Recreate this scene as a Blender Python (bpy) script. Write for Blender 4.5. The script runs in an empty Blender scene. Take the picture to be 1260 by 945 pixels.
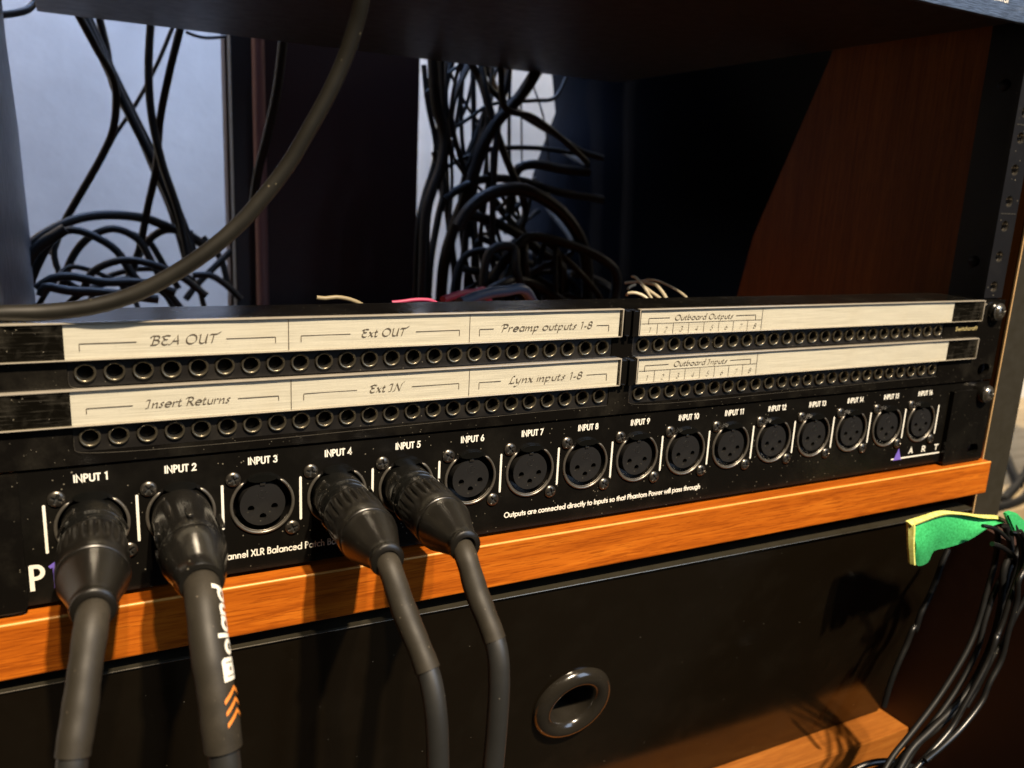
import bpy, bmesh, math, random
from mathutils import Vector, Matrix
R = math.radians
S = 0.001                      # the whole rack is laid out in millimetres
scene = bpy.context.scene
COL = scene.collection

# ------------------------------------------------------------------ camera
cam_data = bpy.data.cameras.new('camera')
cam = bpy.data.objects.new('camera', cam_data)
COL.objects.link(cam)
scene.camera = cam
rows = ((0.8883549895711325, -0.45652717563972944, 0.04907494683119775),
        (-0.06194570501838496, -0.2250663273534497, -0.9723722938882026),
        (0.4549594950474696, 0.860771796816114, -0.22821869264394198))
Mw = Matrix(((rows[0][0], -rows[1][0], -rows[2][0]),
             (rows[0][1], -rows[1][1], -rows[2][1]),
             (rows[0][2], -rows[1][2], -rows[2][2]))).to_4x4()
Mw.translation = Vector((41.555, -274.39, 133.72)) * S
cam.matrix_world = Mw
cam_data.sensor_width = 36.0
cam_data.lens = 36.0 * 1027.52 / 1260.0
cam_data.clip_start = 0.01
cam_data.clip_end = 50.0
cam_data.dof.use_dof = True
cam_data.dof.focus_distance = 0.315
cam_data.dof.aperture_fstop = 14.0

# ------------------------------------------------------------------ light
world = bpy.data.worlds.new('World')
scene.world = world
world.use_nodes = True
bg = world.node_tree.nodes['Background']
bg.inputs[0].default_value = (1.0, 0.78, 0.55, 1)
bg.inputs[1].default_value = 0.008
vs = scene.view_settings
vs.view_transform = 'Standard'
vs.look = 'None'
vs.exposure = 0.0
vs.gamma = 1.0

def lamp(name, loc, target, size, watts, color, size_y=None):
    d = bpy.data.lights.new(name, 'AREA')
    d.energy = watts
    d.color = color
    d.size = size
    if size_y:
        d.shape = 'RECTANGLE'
        d.size_y = size_y
    o = bpy.data.objects.new(name, d)
    COL.objects.link(o)
    o.location = Vector(loc) * S
    o.rotation_euler = (Vector(target) * S - Vector(loc) * S).to_track_quat('-Z', 'Y').to_euler()
    return o

WARM = (1.0, 0.82, 0.60)
# two warm ceiling spots a little apart, in front of and above the rack
lamp('ceiling_spot', (480, -2500, 3300), (230, 0, 20), 0.10, 405.0, WARM)
lamp('ceiling_spot', (130, -2400, 3100), (230, 0, 20), 0.10, 115.0, WARM)
# cool daylight from a window across the room, front right
lamp('far_window', (1500, -1900, 1050), (250, 0, 50), 0.9, 20.0, (0.58, 0.74, 1.0), size_y=1.5)
# daylight reaching the wall behind the rack
lamp('window_daylight', (160, 560, 1000), (230, 900, 60), 0.5, 19.0, (0.40, 0.58, 1.0))
# added warm fill brightening the low stand right of the rack
lamp('stand_fill', (1900, 300, 900), (1500, 700, -300), 0.15, 4.0, WARM)
# two warm fills added behind the rack to tint left and right of the wall
lamp('wall_fill_left', (-380, 620, 760), (-60, 900, 240), 0.10, 2.2, (1.0, 0.72, 0.42))
lamp('wall_fill_right', (760, 640, 620), (520, 900, 160), 0.10, 1.6, (1.0, 0.86, 0.66))

# ------------------------------------------------------------------ materials
def new_mat(name):
    m = bpy.data.materials.new(name)
    m.use_nodes = True
    nt = m.node_tree
    b = nt.nodes['Principled BSDF']
    return m, nt, b

def coords(nt, scale=(1, 1, 1)):
    tc = nt.nodes.new('ShaderNodeTexCoord')
    mp = nt.nodes.new('ShaderNodeMapping')
    mp.inputs['Scale'].default_value = scale
    nt.links.new(tc.outputs['Object'], mp.inputs['Vector'])
    return mp.outputs['Vector']

def noise(nt, vec, scale, detail=3.0, rough=0.5):
    n = nt.nodes.new('ShaderNodeTexNoise')
    n.inputs['Scale'].default_value = scale
    n.inputs['Detail'].default_value = detail
    n.inputs['Roughness'].default_value = rough
    nt.links.new(vec, n.inputs['Vector'])
    return n.outputs['Fac']

def ramp(nt, fac, stops, interp='LINEAR'):
    r = nt.nodes.new('ShaderNodeValToRGB')
    r.color_ramp.interpolation = interp
    e = r.color_ramp.elements
    while len(e) < len(stops):
        e.new(0.5)
    for el, (p, c) in zip(e, stops):
        el.position = p
        el.color = (c[0], c[1], c[2], 1) if hasattr(c, '__len__') else (c, c, c, 1)
    nt.links.new(fac, r.inputs['Fac'])
    return r.outputs['Color']

def mixc(nt, fac, a, b):
    m = nt.nodes.new('ShaderNodeMix')
    m.data_type = 'RGBA'
    if isinstance(fac, float):
        m.inputs[0].default_value = fac
    else:
        nt.links.new(fac, m.inputs[0])
    for i, v in ((6, a), (7, b)):
        if isinstance(v, tuple):
            m.inputs[i].default_value = (v[0], v[1], v[2], 1)
        else:
            nt.links.new(v, m.inputs[i])
    return m.outputs[2]

def math_node(nt, op, a, b):
    m = nt.nodes.new('ShaderNodeMath')
    m.operation = op
    for i, v in enumerate((a, b)):
        if isinstance(v, (int, float)):
            m.inputs[i].default_value = v
        else:
            nt.links.new(v, m.inputs[i])
    return m.outputs[0]

def bump(nt, b, h, dist, strength=1.0):
    n = nt.nodes.new('ShaderNodeBump')
    n.inputs['Distance'].default_value = dist
    n.inputs['Strength'].default_value = strength
    nt.links.new(h, n.inputs['Height'])
    nt.links.new(n.outputs['Normal'], b.inputs['Normal'])

def specks(nt, vec, scale, radius, keep):
    """lint and dust specks: small voronoi dots, only some cells keep theirs"""
    v = nt.nodes.new('ShaderNodeTexVoronoi')
    v.inputs['Scale'].default_value = scale
    nt.links.new(vec, v.inputs['Vector'])
    sep = nt.nodes.new('ShaderNodeSeparateColor')
    nt.links.new(v.outputs['Color'], sep.inputs[0])
    near = math_node(nt, 'LESS_THAN', v.outputs['Distance'], radius)
    some = math_node(nt, 'LESS_THAN', sep.outputs[0], keep)
    sz = math_node(nt, 'MULTIPLY', sep.outputs[1], radius)
    near = math_node(nt, 'LESS_THAN', v.outputs['Distance'], sz)
    return math_node(nt, 'MULTIPLY', near, some)

def dusty(name, base, rough, dust=(0.30, 0.27, 0.2), film=0.04, keep=0.10, scale=900, metallic=0.0, spec=0.5, bumpd=0.0):
    m, nt, b = new_mat(name)
    v = coords(nt)
    cloud = noise(nt, v, 45, 5, 0.6)
    fine = noise(nt, v, 1500, 2)
    filmf = math_node(nt, 'MULTIPLY', ramp(nt, cloud, [(0.5, 0.0), (0.8, 1.0)]), film)
    filmf = math_node(nt, 'MULTIPLY', filmf, math_node(nt, 'ADD', fine, 0.3))
    col = mixc(nt, filmf, base, dust)
    s1 = specks(nt, v, scale * 1.7, 0.34, keep)
    s2 = specks(nt, v, scale * 0.7, 0.17, keep * 0.5)
    sp = math_node(nt, 'MAXIMUM', s1, s2)
    sp = math_node(nt, 'MULTIPLY', sp, 0.40)
    col = mixc(nt, sp, col, dust)
    nt.links.new(col, b.inputs['Base Color'])
    rr = ramp(nt, cloud, [(0.3, max(rough - 0.05, 0.02)), (0.8, min(rough + 0.06, 1))])
    nt.links.new(math_node(nt, 'MAXIMUM', rr, sp), b.inputs['Roughness'])
    b.inputs['Metallic'].default_value = metallic
    b.inputs['Specular IOR Level'].default_value = spec
    if bumpd:
        bump(nt, b, fine, bumpd, 0.5)
    return m

def plain(name, base, rough, metallic=0.0, spec=0.5, var=0.15):
    m, nt, b = new_mat(name)
    v = coords(nt)
    n = noise(nt, v, 120, 4, 0.6)
    dark = tuple(c * (1 - var) for c in base)
    light = tuple(min(c * (1 + var), 1) for c in base)
    nt.links.new(mixc(nt, n, dark, light), b.inputs['Base Color'])
    nt.links.new(ramp(nt, n, [(0.25, max(rough - 0.07, 0.02)), (0.75, min(rough + 0.07, 1))]), b.inputs['Roughness'])
    b.inputs['Metallic'].default_value = metallic
    b.inputs['Specular IOR Level'].default_value = spec
    return m

def wood(name, c_dark, c_mid, c_light, rough=0.30, axis='x', tone=1.0, spec=0.3):
    m, nt, b = new_mat(name)
    sc = (14, 300, 300) if axis == 'x' else (300, 300, 12)
    v = coords(nt, sc)
    wide = noise(nt, v, 1.0, 6, 0.7)
    nt.nodes[-1].inputs['Distortion'].default_value = 0.6
    v0 = coords(nt, (4, 30, 30) if axis == 'x' else (30, 30, 4))
    tone_n = noise(nt, v0, 1.0, 2, 0.5)
    sc2 = (70, 1500, 1500) if axis == 'x' else (1500, 1500, 60)
    v2 = coords(nt, sc2)
    fine = noise(nt, v2, 1.0, 3, 0.7)
    pores = ramp(nt, fine, [(0.52, 0.0), (0.60, 1.0)])
    grain = ramp(nt, wide, [(0.28, c_dark), (0.5, c_mid), (0.75, c_light)])
    col = mixc(nt, math_node(nt, 'MULTIPLY', pores, 0.65), grain, c_dark)
    col = mixc(nt, ramp(nt, tone_n, [(0.35, 0.35), (0.65, 0.0)]), col, c_dark)
    nt.links.new(col, b.inputs['Base Color'])
    b.inputs['Roughness'].default_value = rough
    b.inputs['Specular IOR Level'].default_value = spec
    bump(nt, b, fine, 0.00006, 0.5)
    return m

M = {}
M['black_paint'] = dusty('black_powder_coat', (0.004, 0.0036, 0.003), 0.24, keep=0.05, film=0.02, scale=800, spec=0.22)
M['gloss_black'] = dusty('gloss_black_steel', (0.004, 0.0035, 0.003), 0.15, keep=0.04, film=0.05, scale=900, spec=0.4)
M['panel_black'] = dusty('satin_black_panel', (0.0055, 0.0038, 0.002), 0.16, keep=0.002, film=0.008, scale=700, spec=0.4)
M['jack_block'] = dusty('black_jack_block', (0.007, 0.006, 0.005), 0.38, keep=0.05, film=0.05, scale=900)
M['socket_black'] = dusty('black_socket_metal', (0.006, 0.0055, 0.005), 0.26, keep=0.08, film=0.08, scale=1500, metallic=0.0, spec=0.6, dust=(0.26, 0.22, 0.15))
M['insert_black'] = dusty('black_nylon_insert', (0.009, 0.0085, 0.008), 0.42, keep=0.03, film=0.03, scale=1300)
M['plug_shell'] = dusty('black_plug_shell', (0.005, 0.005, 0.0045), 0.20, keep=0.04, film=0.09, scale=1100, spec=0.6, dust=(0.3, 0.26, 0.18))
M['plug_gloss'] = dusty('black_plug_metal', (0.007, 0.0065, 0.0055), 0.20, keep=0.02, film=0.03, scale=800, spec=0.7)
M['latch_black'] = plain('gloss_latch', (0.004, 0.004, 0.0035), 0.2, spec=0.4)
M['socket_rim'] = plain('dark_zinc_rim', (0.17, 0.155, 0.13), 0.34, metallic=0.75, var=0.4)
M['rubber'] = dusty('black_rubber_boot', (0.006, 0.0052, 0.004), 0.30, keep=0.025, film=0.04, scale=900, spec=0.55, dust=(0.2, 0.17, 0.12), bumpd=0.00003)
M['shrink'] = dusty('grey_heat_shrink', (0.019, 0.016, 0.011), 0.55, keep=0.02, film=0.13, scale=800, spec=0.32, dust=(0.22, 0.18, 0.13), bumpd=0.00004)
M['cable'] = dusty('black_cable_jacket', (0.011, 0.011, 0.010), 0.46, keep=0.005, film=0.03, scale=700, spec=1.0)
M['cable_dim'] = dusty('dull_black_jacket', (0.005, 0.005, 0.005), 0.33, keep=0.005, film=0.02, scale=700, spec=0.45)
M['cable_olive'] = dusty('scuffed_cable_jacket', (0.008, 0.007, 0.0045), 0.40, keep=0.01, film=0.02, scale=600, spec=1.0, dust=(0.30, 0.26, 0.16))
M['dark_cable'] = plain('matt_black_cable', (0.006, 0.006, 0.006), 0.5, spec=0.25)
M['cream_cable'] = plain('cream_wire', (0.42, 0.37, 0.26), 0.5)
M['tan_cable'] = plain('tan_wire', (0.20, 0.16, 0.09), 0.5)
M['red_cable'] = plain('dark_red_cable', (0.012, 0.0006, 0.001), 0.7, spec=0.05)
M['pink_cable'] = plain('magenta_cable', (0.30, 0.03, 0.08), 0.5)
M['blue_cable'] = plain('blue_grey_cable', (0.05, 0.07, 0.11), 0.35)
M['ring'] = plain('nickel_jack_ring', (0.16, 0.14, 0.10), 0.30, metallic=0.85)
M['bore'] = plain('jack_bore', (0.006, 0.006, 0.005), 0.6)
M['screw'] = plain('black_oxide_screw', (0.11, 0.10, 0.085), 0.33, metallic=0.9)
M['rack_screw'] = plain('rack_screw_steel', (0.22, 0.20, 0.165), 0.28, metallic=0.9)
M['print'] = plain('white_screen_print', (0.72, 0.70, 0.62), 0.5, var=0.05)
M['print_blue'] = plain('violet_screen_print', (0.13, 0.09, 0.42), 0.5, var=0.05)
M['print_orange'] = plain('orange_print', (0.62, 0.20, 0.03), 0.5, var=0.05)
M['print_gold'] = plain('gold_print', (0.55, 0.45, 0.20), 0.35, metallic=0.4, var=0.3)
M['ink'] = plain('grey_ink', (0.10, 0.085, 0.075), 0.6, var=0.2)
M['rim_plastic'] = plain('clear_rim_plastic', (0.30, 0.27, 0.22), 0.14, spec=0.9)
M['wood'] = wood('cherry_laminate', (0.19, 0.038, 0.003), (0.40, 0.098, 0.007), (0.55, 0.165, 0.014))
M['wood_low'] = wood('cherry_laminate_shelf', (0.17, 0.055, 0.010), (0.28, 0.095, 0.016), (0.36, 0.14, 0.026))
M['wood_side'] = wood('cherry_laminate_shaded', (0.09, 0.028, 0.005), (0.16, 0.052, 0.008), (0.22, 0.075, 0.012), axis='z', spec=0.1, rough=0.5)  # same cherry, darkened in colour for the shade inside the rack
M['wood_raw'] = plain('raw_board_edge', (0.48, 0.30, 0.13), 0.6, var=0.35)
M['edge_dark'] = plain('dark_edge_band', (0.022, 0.019, 0.012), 0.42, var=0.15)
M['rail'] = dusty('black_rack_rail', (0.007, 0.007, 0.008), 0.42, keep=0.03, film=0.015, scale=600, spec=0.15)
M['grommet'] = plain('black_gloss_grommet', (0.014, 0.012, 0.009), 0.17, spec=0.9)
M['wall'] = None
M['navy'] = None

def make_special():
    # label paper: fine horizontal streaks, slightly stained
    m, nt, b = new_mat('cream_label_paper')
    v = coords(nt, (12, 1, 900))
    n = noise(nt, v, 3.0, 4, 0.65)
    v2 = coords(nt)
    st = noise(nt, v2, 60, 3)
    col = ramp(nt, n, [(0.32, (0.48, 0.475, 0.45)), (0.5, (0.60, 0.595, 0.57)), (0.68, (0.68, 0.675, 0.65))])
    col = mixc(nt, ramp(nt, st, [(0.5, 0.0), (0.85, 0.25)]), col, (0.48, 0.42, 0.32))
    nt.links.new(col, b.inputs['Base Color'])
    b.inputs['Roughness'].default_value = 0.45
    M['paper'] = m
    # clear label window: see-through sheet with fresnel gloss and a few smudges
    m = bpy.data.materials.new('clear_label_window')
    m.use_nodes = True
    nt = m.node_tree
    nt.nodes.remove(nt.nodes['Principled BSDF'])
    out = nt.nodes['Material Output']
    tr = nt.nodes.new('ShaderNodeBsdfTransparent')
    tr.inputs[0].default_value = (0.95, 0.94, 0.90, 1)
    gl = nt.nodes.new('ShaderNodeBsdfGlossy')
    gl.inputs['Roughness'].default_value = 0.12
    df = nt.nodes.new('ShaderNodeBsdfDiffuse')
    df.inputs[0].default_value = (0.5, 0.46, 0.38, 1)
    fr = nt.nodes.new('ShaderNodeLayerWeight')
    facing = math_node(nt, 'POWER', fr.outputs['Facing'], 4.0)
    facing = math_node(nt, 'ADD', math_node(nt, 'MULTIPLY', facing, 0.8), 0.03)
    v = coords(nt)
    sm = noise(nt, v, 110, 5, 0.7)
    vs_ = coords(nt, (25, 25, 1200))
    scr = noise(nt, vs_, 2.0, 3, 0.6)
    dust = math_node(nt, 'MULTIPLY', ramp(nt, sm, [(0.5, 0.0), (0.85, 0.03)]), 1.0)
    scrf = math_node(nt, 'MULTIPLY', ramp(nt, scr, [(0.55, 0.0), (0.75, 0.05)]), 1.0)
    dust = math_node(nt, 'ADD', math_node(nt, 'ADD', dust, scrf), math_node(nt, 'MULTIPLY', specks(nt, v, 1100, 0.3, 0.04), 0.5))
    m1 = nt.nodes.new('ShaderNodeMixShader')
    nt.links.new(facing, m1.inputs[0])
    nt.links.new(tr.outputs[0], m1.inputs[1])
    nt.links.new(gl.outputs[0], m1.inputs[2])
    m2 = nt.nodes.new('ShaderNodeMixShader')
    nt.links.new(dust, m2.inputs[0])
    nt.links.new(m1.outputs[0], m2.inputs[1])
    nt.links.new(df.outputs[0], m2.inputs[2])
    nt.links.new(m2.outputs[0], out.inputs['Surface'])
    M['window'] = m
    # plaster wall
    m, nt, b = new_mat('pale_plaster')
    v = coords(nt)
    n = noise(nt, v, 6, 6, 0.6)
    nt.links.new(ramp(nt, n, [(0.3, (0.50, 0.50, 0.49)), (0.7, (0.66, 0.66, 0.64))]), b.inputs['Base Color'])
    b.inputs['Roughness'].default_value = 0.85
    bump(nt, b, n, 0.01, 0.4)
    M['wall'] = m
    # floor
    m, nt, b = new_mat('pale_floor')
    v = coords(nt, (2, 14, 1))
    n = noise(nt, v, 3, 5, 0.6)
    nt.links.new(ramp(nt, n, [(0.3, (0.30, 0.22, 0.12)), (0.7, (0.52, 0.42, 0.26))]), b.inputs['Base Color'])
    b.inputs['Roughness'].default_value = 0.5
    M['floor'] = m
    # unseen carpet, invented dark to cut light bouncing into the rack
    m, nt, b = new_mat('dark_carpet')
    n = noise(nt, coords(nt), 400, 3)
    nt.links.new(ramp(nt, n, [(0.3, (0.010, 0.009, 0.008)), (0.7, (0.022, 0.020, 0.017))]), b.inputs['Base Color'])
    b.inputs['Roughness'].default_value = 0.95
    b.inputs['Specular IOR Level'].default_value = 0.1
    M['carpet'] = m
    # navy cloth
    m, nt, b = new_mat('navy_cloth')
    v = coords(nt)
    n = noise(nt, v, 700, 3)
    nt.links.new(ramp(nt, n, [(0.3, (0.0015, 0.002, 0.0035)), (0.7, (0.003, 0.004, 0.007))]), b.inputs['Base Color'])
    b.inputs['Roughness'].default_value = 0.95
    b.inputs['Specular IOR Level'].default_value = 0.1
    bump(nt, b, n, 0.0005, 0.6)
    M['navy'] = m
    # green felt
    m, nt, b = new_mat('green_felt')
    n = noise(nt, coords(nt), 900, 3)
    nt.links.new(ramp(nt, n, [(0.3, (0.010, 0.26, 0.065)), (0.7, (0.030, 0.42, 0.13))]), b.inputs['Base Color'])
    b.inputs['Roughness'].default_value = 0.85
    bump(nt, b, n, 0.0003, 0.6)
    M['green'] = m
    m, nt, b = new_mat('yellow_edge_binding')
    n = noise(nt, coords(nt), 600, 3)
    nt.links.new(ramp(nt, n, [(0.3, (0.42, 0.42, 0.08)), (0.7, (0.62, 0.62, 0.20))]), b.inputs['Base Color'])
    b.inputs['Roughness'].default_value = 0.8
    M['yellow'] = m
    # brushed dark faceplate of the unit above
    m, nt, b = new_mat('brushed_blue_black_metal')
    v = coords(nt, (60, 60, 1600))
    n = noise(nt, v, 2.0, 4, 0.7)
    nt.links.new(ramp(nt, n, [(0.35, (0.03, 0.04, 0.06)), (0.7, (0.22, 0.30, 0.44))]), b.inputs['Base Color'])
    b.inputs['Metallic'].default_value = 0.7
    b.inputs['Roughness'].default_value = 0.42
    bump(nt, b, n, 0.0002, 0.7)
    M['brushed'] = m
    # dark red-brown partition
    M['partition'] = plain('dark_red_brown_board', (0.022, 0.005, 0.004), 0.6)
    M['highlight_trim'] = plain('laminate_edge_highlight', (0.60, 0.27, 0.055), 0.4, var=0.25)
    M['lower_board'] = plain('shadowed_brown_board', (0.030, 0.010, 0.005), 0.5)  # lower side board, its shade put into the colour
    M['pole'] = plain('red_brown_pole', (0.16, 0.075, 0.065), 0.5)
    M['side_steel'] = plain('blue_grey_side_plate', (0.06, 0.07, 0.09), 0.45)
    M['chassis'] = plain('black_chassis', (0.017, 0.017, 0.019), 0.5)
    M['cream'] = plain('cream_board', (0.60, 0.54, 0.38), 0.6)
make_special()

# ------------------------------------------------------------------ geometry helpers (millimetres)
ORIGIN = {}            # world position in mm of every empty / part, for placing its children

class Shape:
    def __init__(self):
        self.bm = bmesh.new()
        self.mi = 0
    def face(self, vs, smooth=False):
        try:
            f = self.bm.faces.new(vs)
        except ValueError:
            return None
        f.material_index = self.mi
        f.smooth = smooth
        return f
    def box(self, x0, x1, y0, y1, z0, z1, bev=0.0, seg=2):
        r = bmesh.ops.create_cube(self.bm, size=1.0)
        vs = r['verts']
        for v in vs:
            v.co = Vector(((x0 + x1) / 2 + v.co.x * (x1 - x0), (y0 + y1) / 2 + v.co.y * (y1 - y0), (z0 + z1) / 2 + v.co.z * (z1 - z0)))
        fs = {f for v in vs for f in v.link_faces}
        for f in fs:
            f.material_index = self.mi
        if bev > 0:
            es = {e for v in vs for e in v.link_edges}
            rr = bmesh.ops.bevel(self.bm, geom=list(es), offset=bev, segments=seg, profile=0.6, affect='EDGES', clamp_overlap=True)
            for f in rr['faces']:
                f.material_index = self.mi
                f.smooth = True
        return self
    def rings(self, ringlist, close=False, cap0=True, cap1=True, smooth=True):
        """skin a list of rings (lists of points of equal length)"""
        vr = [[self.bm.verts.new(p) for p in r] for r in ringlist]
        n = len(vr[0])
        for a, b in zip(vr[:-1], vr[1:]):
            for i in range(n):
                self.face((a[i], a[(i + 1) % n], b[(i + 1) % n], b[i]), smooth)
        if cap0: self.face(list(reversed(vr[0])))
        if cap1: self.face(vr[-1])
        return self
    def lathe(self, prof, cx=0, cy=0, cz=0, n=32, rfun=None, cap0=False, cap1=False, droop=0.0, dx=0.0):
        """profile of (distance towards -y, radius), turned about the y axis"""
        rl = []
        for d, r in prof:
            ring = []
            for i in range(n):
                t = 2 * math.pi * i / n
                rr = r if rfun is None else rfun(d, r, t)
                ring.append((cx + rr * math.cos(t) + dx * d, cy - d, cz + rr * math.sin(t) - droop * d))
            rl.append(ring)
        return self.rings(rl, cap0=cap0, cap1=cap1)
    def plate(self, outer, holes, y0, y1):
        """flat plate in the xz plane between y0 (front) and y1 (back), with real holes"""
        bm = self.bm
        for y, flip in ((y0, False), (y1, True)):
            edges = []
            for loop in [outer] + holes:
                vs = [bm.verts.new((p[0], y, p[1])) for p in loop]
                for i in range(len(vs)):
                    edges.append(bm.edges.new((vs[i], vs[(i + 1) % len(vs)])))
            r = bmesh.ops.triangle_fill(bm, use_beauty=True, use_dissolve=False, edges=edges)
            for g in r['geom']:
                if isinstance(g, bmesh.types.BMFace):
                    g.normal_update()
                    g.material_index = self.mi
                    if (g.normal.y > 0) != flip:
                        g.normal_flip()
        for k, loop in enumerate([outer] + holes):
            a = [bm.verts.new((p[0], y0, p[1])) for p in loop]
            b = [bm.verts.new((p[0], y1, p[1])) for p in loop]
            n = len(loop)
            for i in range(n):
                self.face((a[i], a[(i + 1) % n], b[(i + 1) % n], b[i]), k > 0)
        bmesh.ops.remove_doubles(bm, verts=bm.verts, dist=0.0005)
        return self
    def prism(self, pts, axis, a0, a1):
        """extrude a polygon along an axis: pts are the two other coordinates in order"""
        def P(p, a):
            return {'x': (a, p[0], p[1]), 'y': (p[0], a, p[1]), 'z': (p[0], p[1], a)}[axis]
        self.rings([[P(p, a0) for p in pts], [P(p, a1) for p in pts]], smooth=False)
        return self
    def tube(self, path, rad, n=14, step=2.5, cap=True, flat=None):
        pts = spline(path, step)
        m = len(pts)
        L = [0.0]
        for a, b in zip(pts[:-1], pts[1:]):
            L.append(L[-1] + (b - a).length)
        rl = []
        up = None
        for i, p in enumerate(pts):
            t = (pts[min(i + 1, m - 1)] - pts[max(i - 1, 0)]).normalized()
            if up is None:
                up = Vector((1, 0, 0)) if abs(t.x) < 0.8 else Vector((0, 0, 1))
            up = (up - t * up.dot(t)).normalized()
            side = t.cross(up)
            r = rad(L[i] / L[-1], L[i]) if callable(rad) else rad
            rl.append([p + (up * math.cos(2 * math.pi * k / n) + side * math.sin(2 * math.pi * k / n)) * r for k in range(n)])
        self.rings(rl, cap0=cap, cap1=cap)
        return self
    def arc_tube(self, cx, cz, y, r, a0, a1, rt, n=36, k=8, sy=1.0):
        rl = []
        for i in range(n + 1):
            a = R(a0 + (a1 - a0) * i / n)
            e = rt * (0.25 if i in (0, n) else 1)
            rl.append([(cx + (r + e * math.cos(2 * math.pi * j / k)) * math.cos(a), y + e * sy * math.sin(2 * math.pi * j / k), cz + (r + e * math.cos(2 * math.pi * j / k)) * math.sin(a)) for j in range(k)])
        return self.rings(rl)
    def mesh(self, name, mats, ang=38):
        bm = self.bm
        bmesh.ops.recalc_face_normals(bm, faces=bm.faces)
        for e in bm.edges:
            if len(e.link_faces) == 2:
                try:
                    e.smooth = e.calc_face_angle() < R(ang)
                except ValueError:
                    pass
        me = bpy.data.meshes.new(name)
        bmesh.ops.scale(bm, vec=(S, S, S), verts=bm.verts)
        bm.to_mesh(me)
        bm.free()
        for m in (mats if isinstance(mats, (list, tuple)) else [mats]):
            me.materials.append(M[m] if isinstance(m, str) else m)
        return me

def spline(path, step):
    P = [Vector(p) for p in path]
    if len(P) == 2:
        P = [P[0], P[0].lerp(P[1], 0.5), P[1]]
    P = [P[0] * 2 - P[1]] + P + [P[-1] * 2 - P[-2]]
    out = []
    for i in range(1, len(P) - 2):
        p0, p1, p2, p3 = P[i - 1:i + 3]
        n = max(2, int((p2 - p1).length / step))
        d0 = max((p1 - p0).length, 1e-3) ** 0.5
        d1 = max((p2 - p1).length, 1e-3) ** 0.5
        d2 = max((p3 - p2).length, 1e-3) ** 0.5
        m1 = ((p1 - p0) / d0 - (p2 - p0) / (d0 + d1) + (p2 - p1) / d1) * d1
        m2 = ((p2 - p1) / d1 - (p3 - p1) / (d1 + d2) + (p3 - p2) / d2) * d1
        for k in range(n):
            t = k / n
            out.append(p1 * (2 * t**3 - 3 * t**2 + 1) + m1 * (t**3 - 2 * t**2 + t) + p2 * (-2 * t**3 + 3 * t**2) + m2 * (t**3 - t**2))
    out.append(P[-2])
    return out

def circle(cx, cz, r, n=24, ph=0.0):
    return [(cx + r * math.cos(2 * math.pi * i / n + ph), cz + r * math.sin(2 * math.pi * i / n + ph)) for i in range(n)]

def slot(cx, cz, w, h, n=8):
    pts = []
    for i in range(n + 1):
        a = -math.pi / 2 + math.pi * i / n
        pts.append((cx + (w - h) / 2 + h / 2 * math.cos(a), cz + h / 2 * math.sin(a)))
    for i in range(n + 1):
        a = math.pi / 2 + math.pi * i / n
        pts.append((cx - (w - h) / 2 + h / 2 * math.cos(a), cz + h / 2 * math.sin(a)))
    return pts

def rrect(x0, x1, z0, z1, r=1.0, n=4, corners=(1, 1, 1, 1)):
    """rounded rectangle; corners: bottom-right, top-right, top-left, bottom-left"""
    pts = []
    for (cx, cz, a0), on in zip(((x1, z0, -90), (x1, z1, 0), (x0, z1, 90), (x0, z0, 180)), corners):
        if not on:
            pts.append((cx, cz))
            continue
        ox = cx - r if cx == x1 else cx + r
        oz = cz - r if cz == z1 else cz + r
        for i in range(n + 1):
            a = R(a0 + 90 * i / n)
            pts.append((ox + r * math.cos(a), oz + r * math.sin(a)))
    return pts

def thing(name, label, cat, loc=(0, 0, 0), group=None):
    o = bpy.data.objects.new(name, None)
    o.empty_display_size = 0.01
    COL.objects.link(o)
    o.location = Vector(loc) * S
    ORIGIN[o.name] = Vector(loc)
    tag(o, label, cat, group)
    return o

def tag(o, label=None, cat=None, group=None, kind=None):
    if label: o['label'] = label
    if cat: o['category'] = cat
    if group: o['group'] = group
    if kind: o['kind'] = kind
    return o

def place(me, name, parent=None, loc=(0, 0, 0)):
    """link an object; loc is in world millimetres"""
    o = bpy.data.objects.new(name, me)
    COL.objects.link(o)
    base = Vector((0, 0, 0))
    if parent is not None:
        o.parent = parent
        base = ORIGIN[parent.name]
    o.location = (Vector(loc) - base) * S
    ORIGIN[o.name] = Vector(loc)
    return o

def part(name, shape, mats, parent=None, at=(0, 0, 0), ang=38):
    """shape was built in world mm; its origin is moved to `at`"""
    if Vector(at).length > 0:
        bmesh.ops.translate(shape.bm, vec=-Vector(at), verts=shape.bm.verts)
    return place(shape.mesh(name, mats, ang), name, parent, at)

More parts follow.
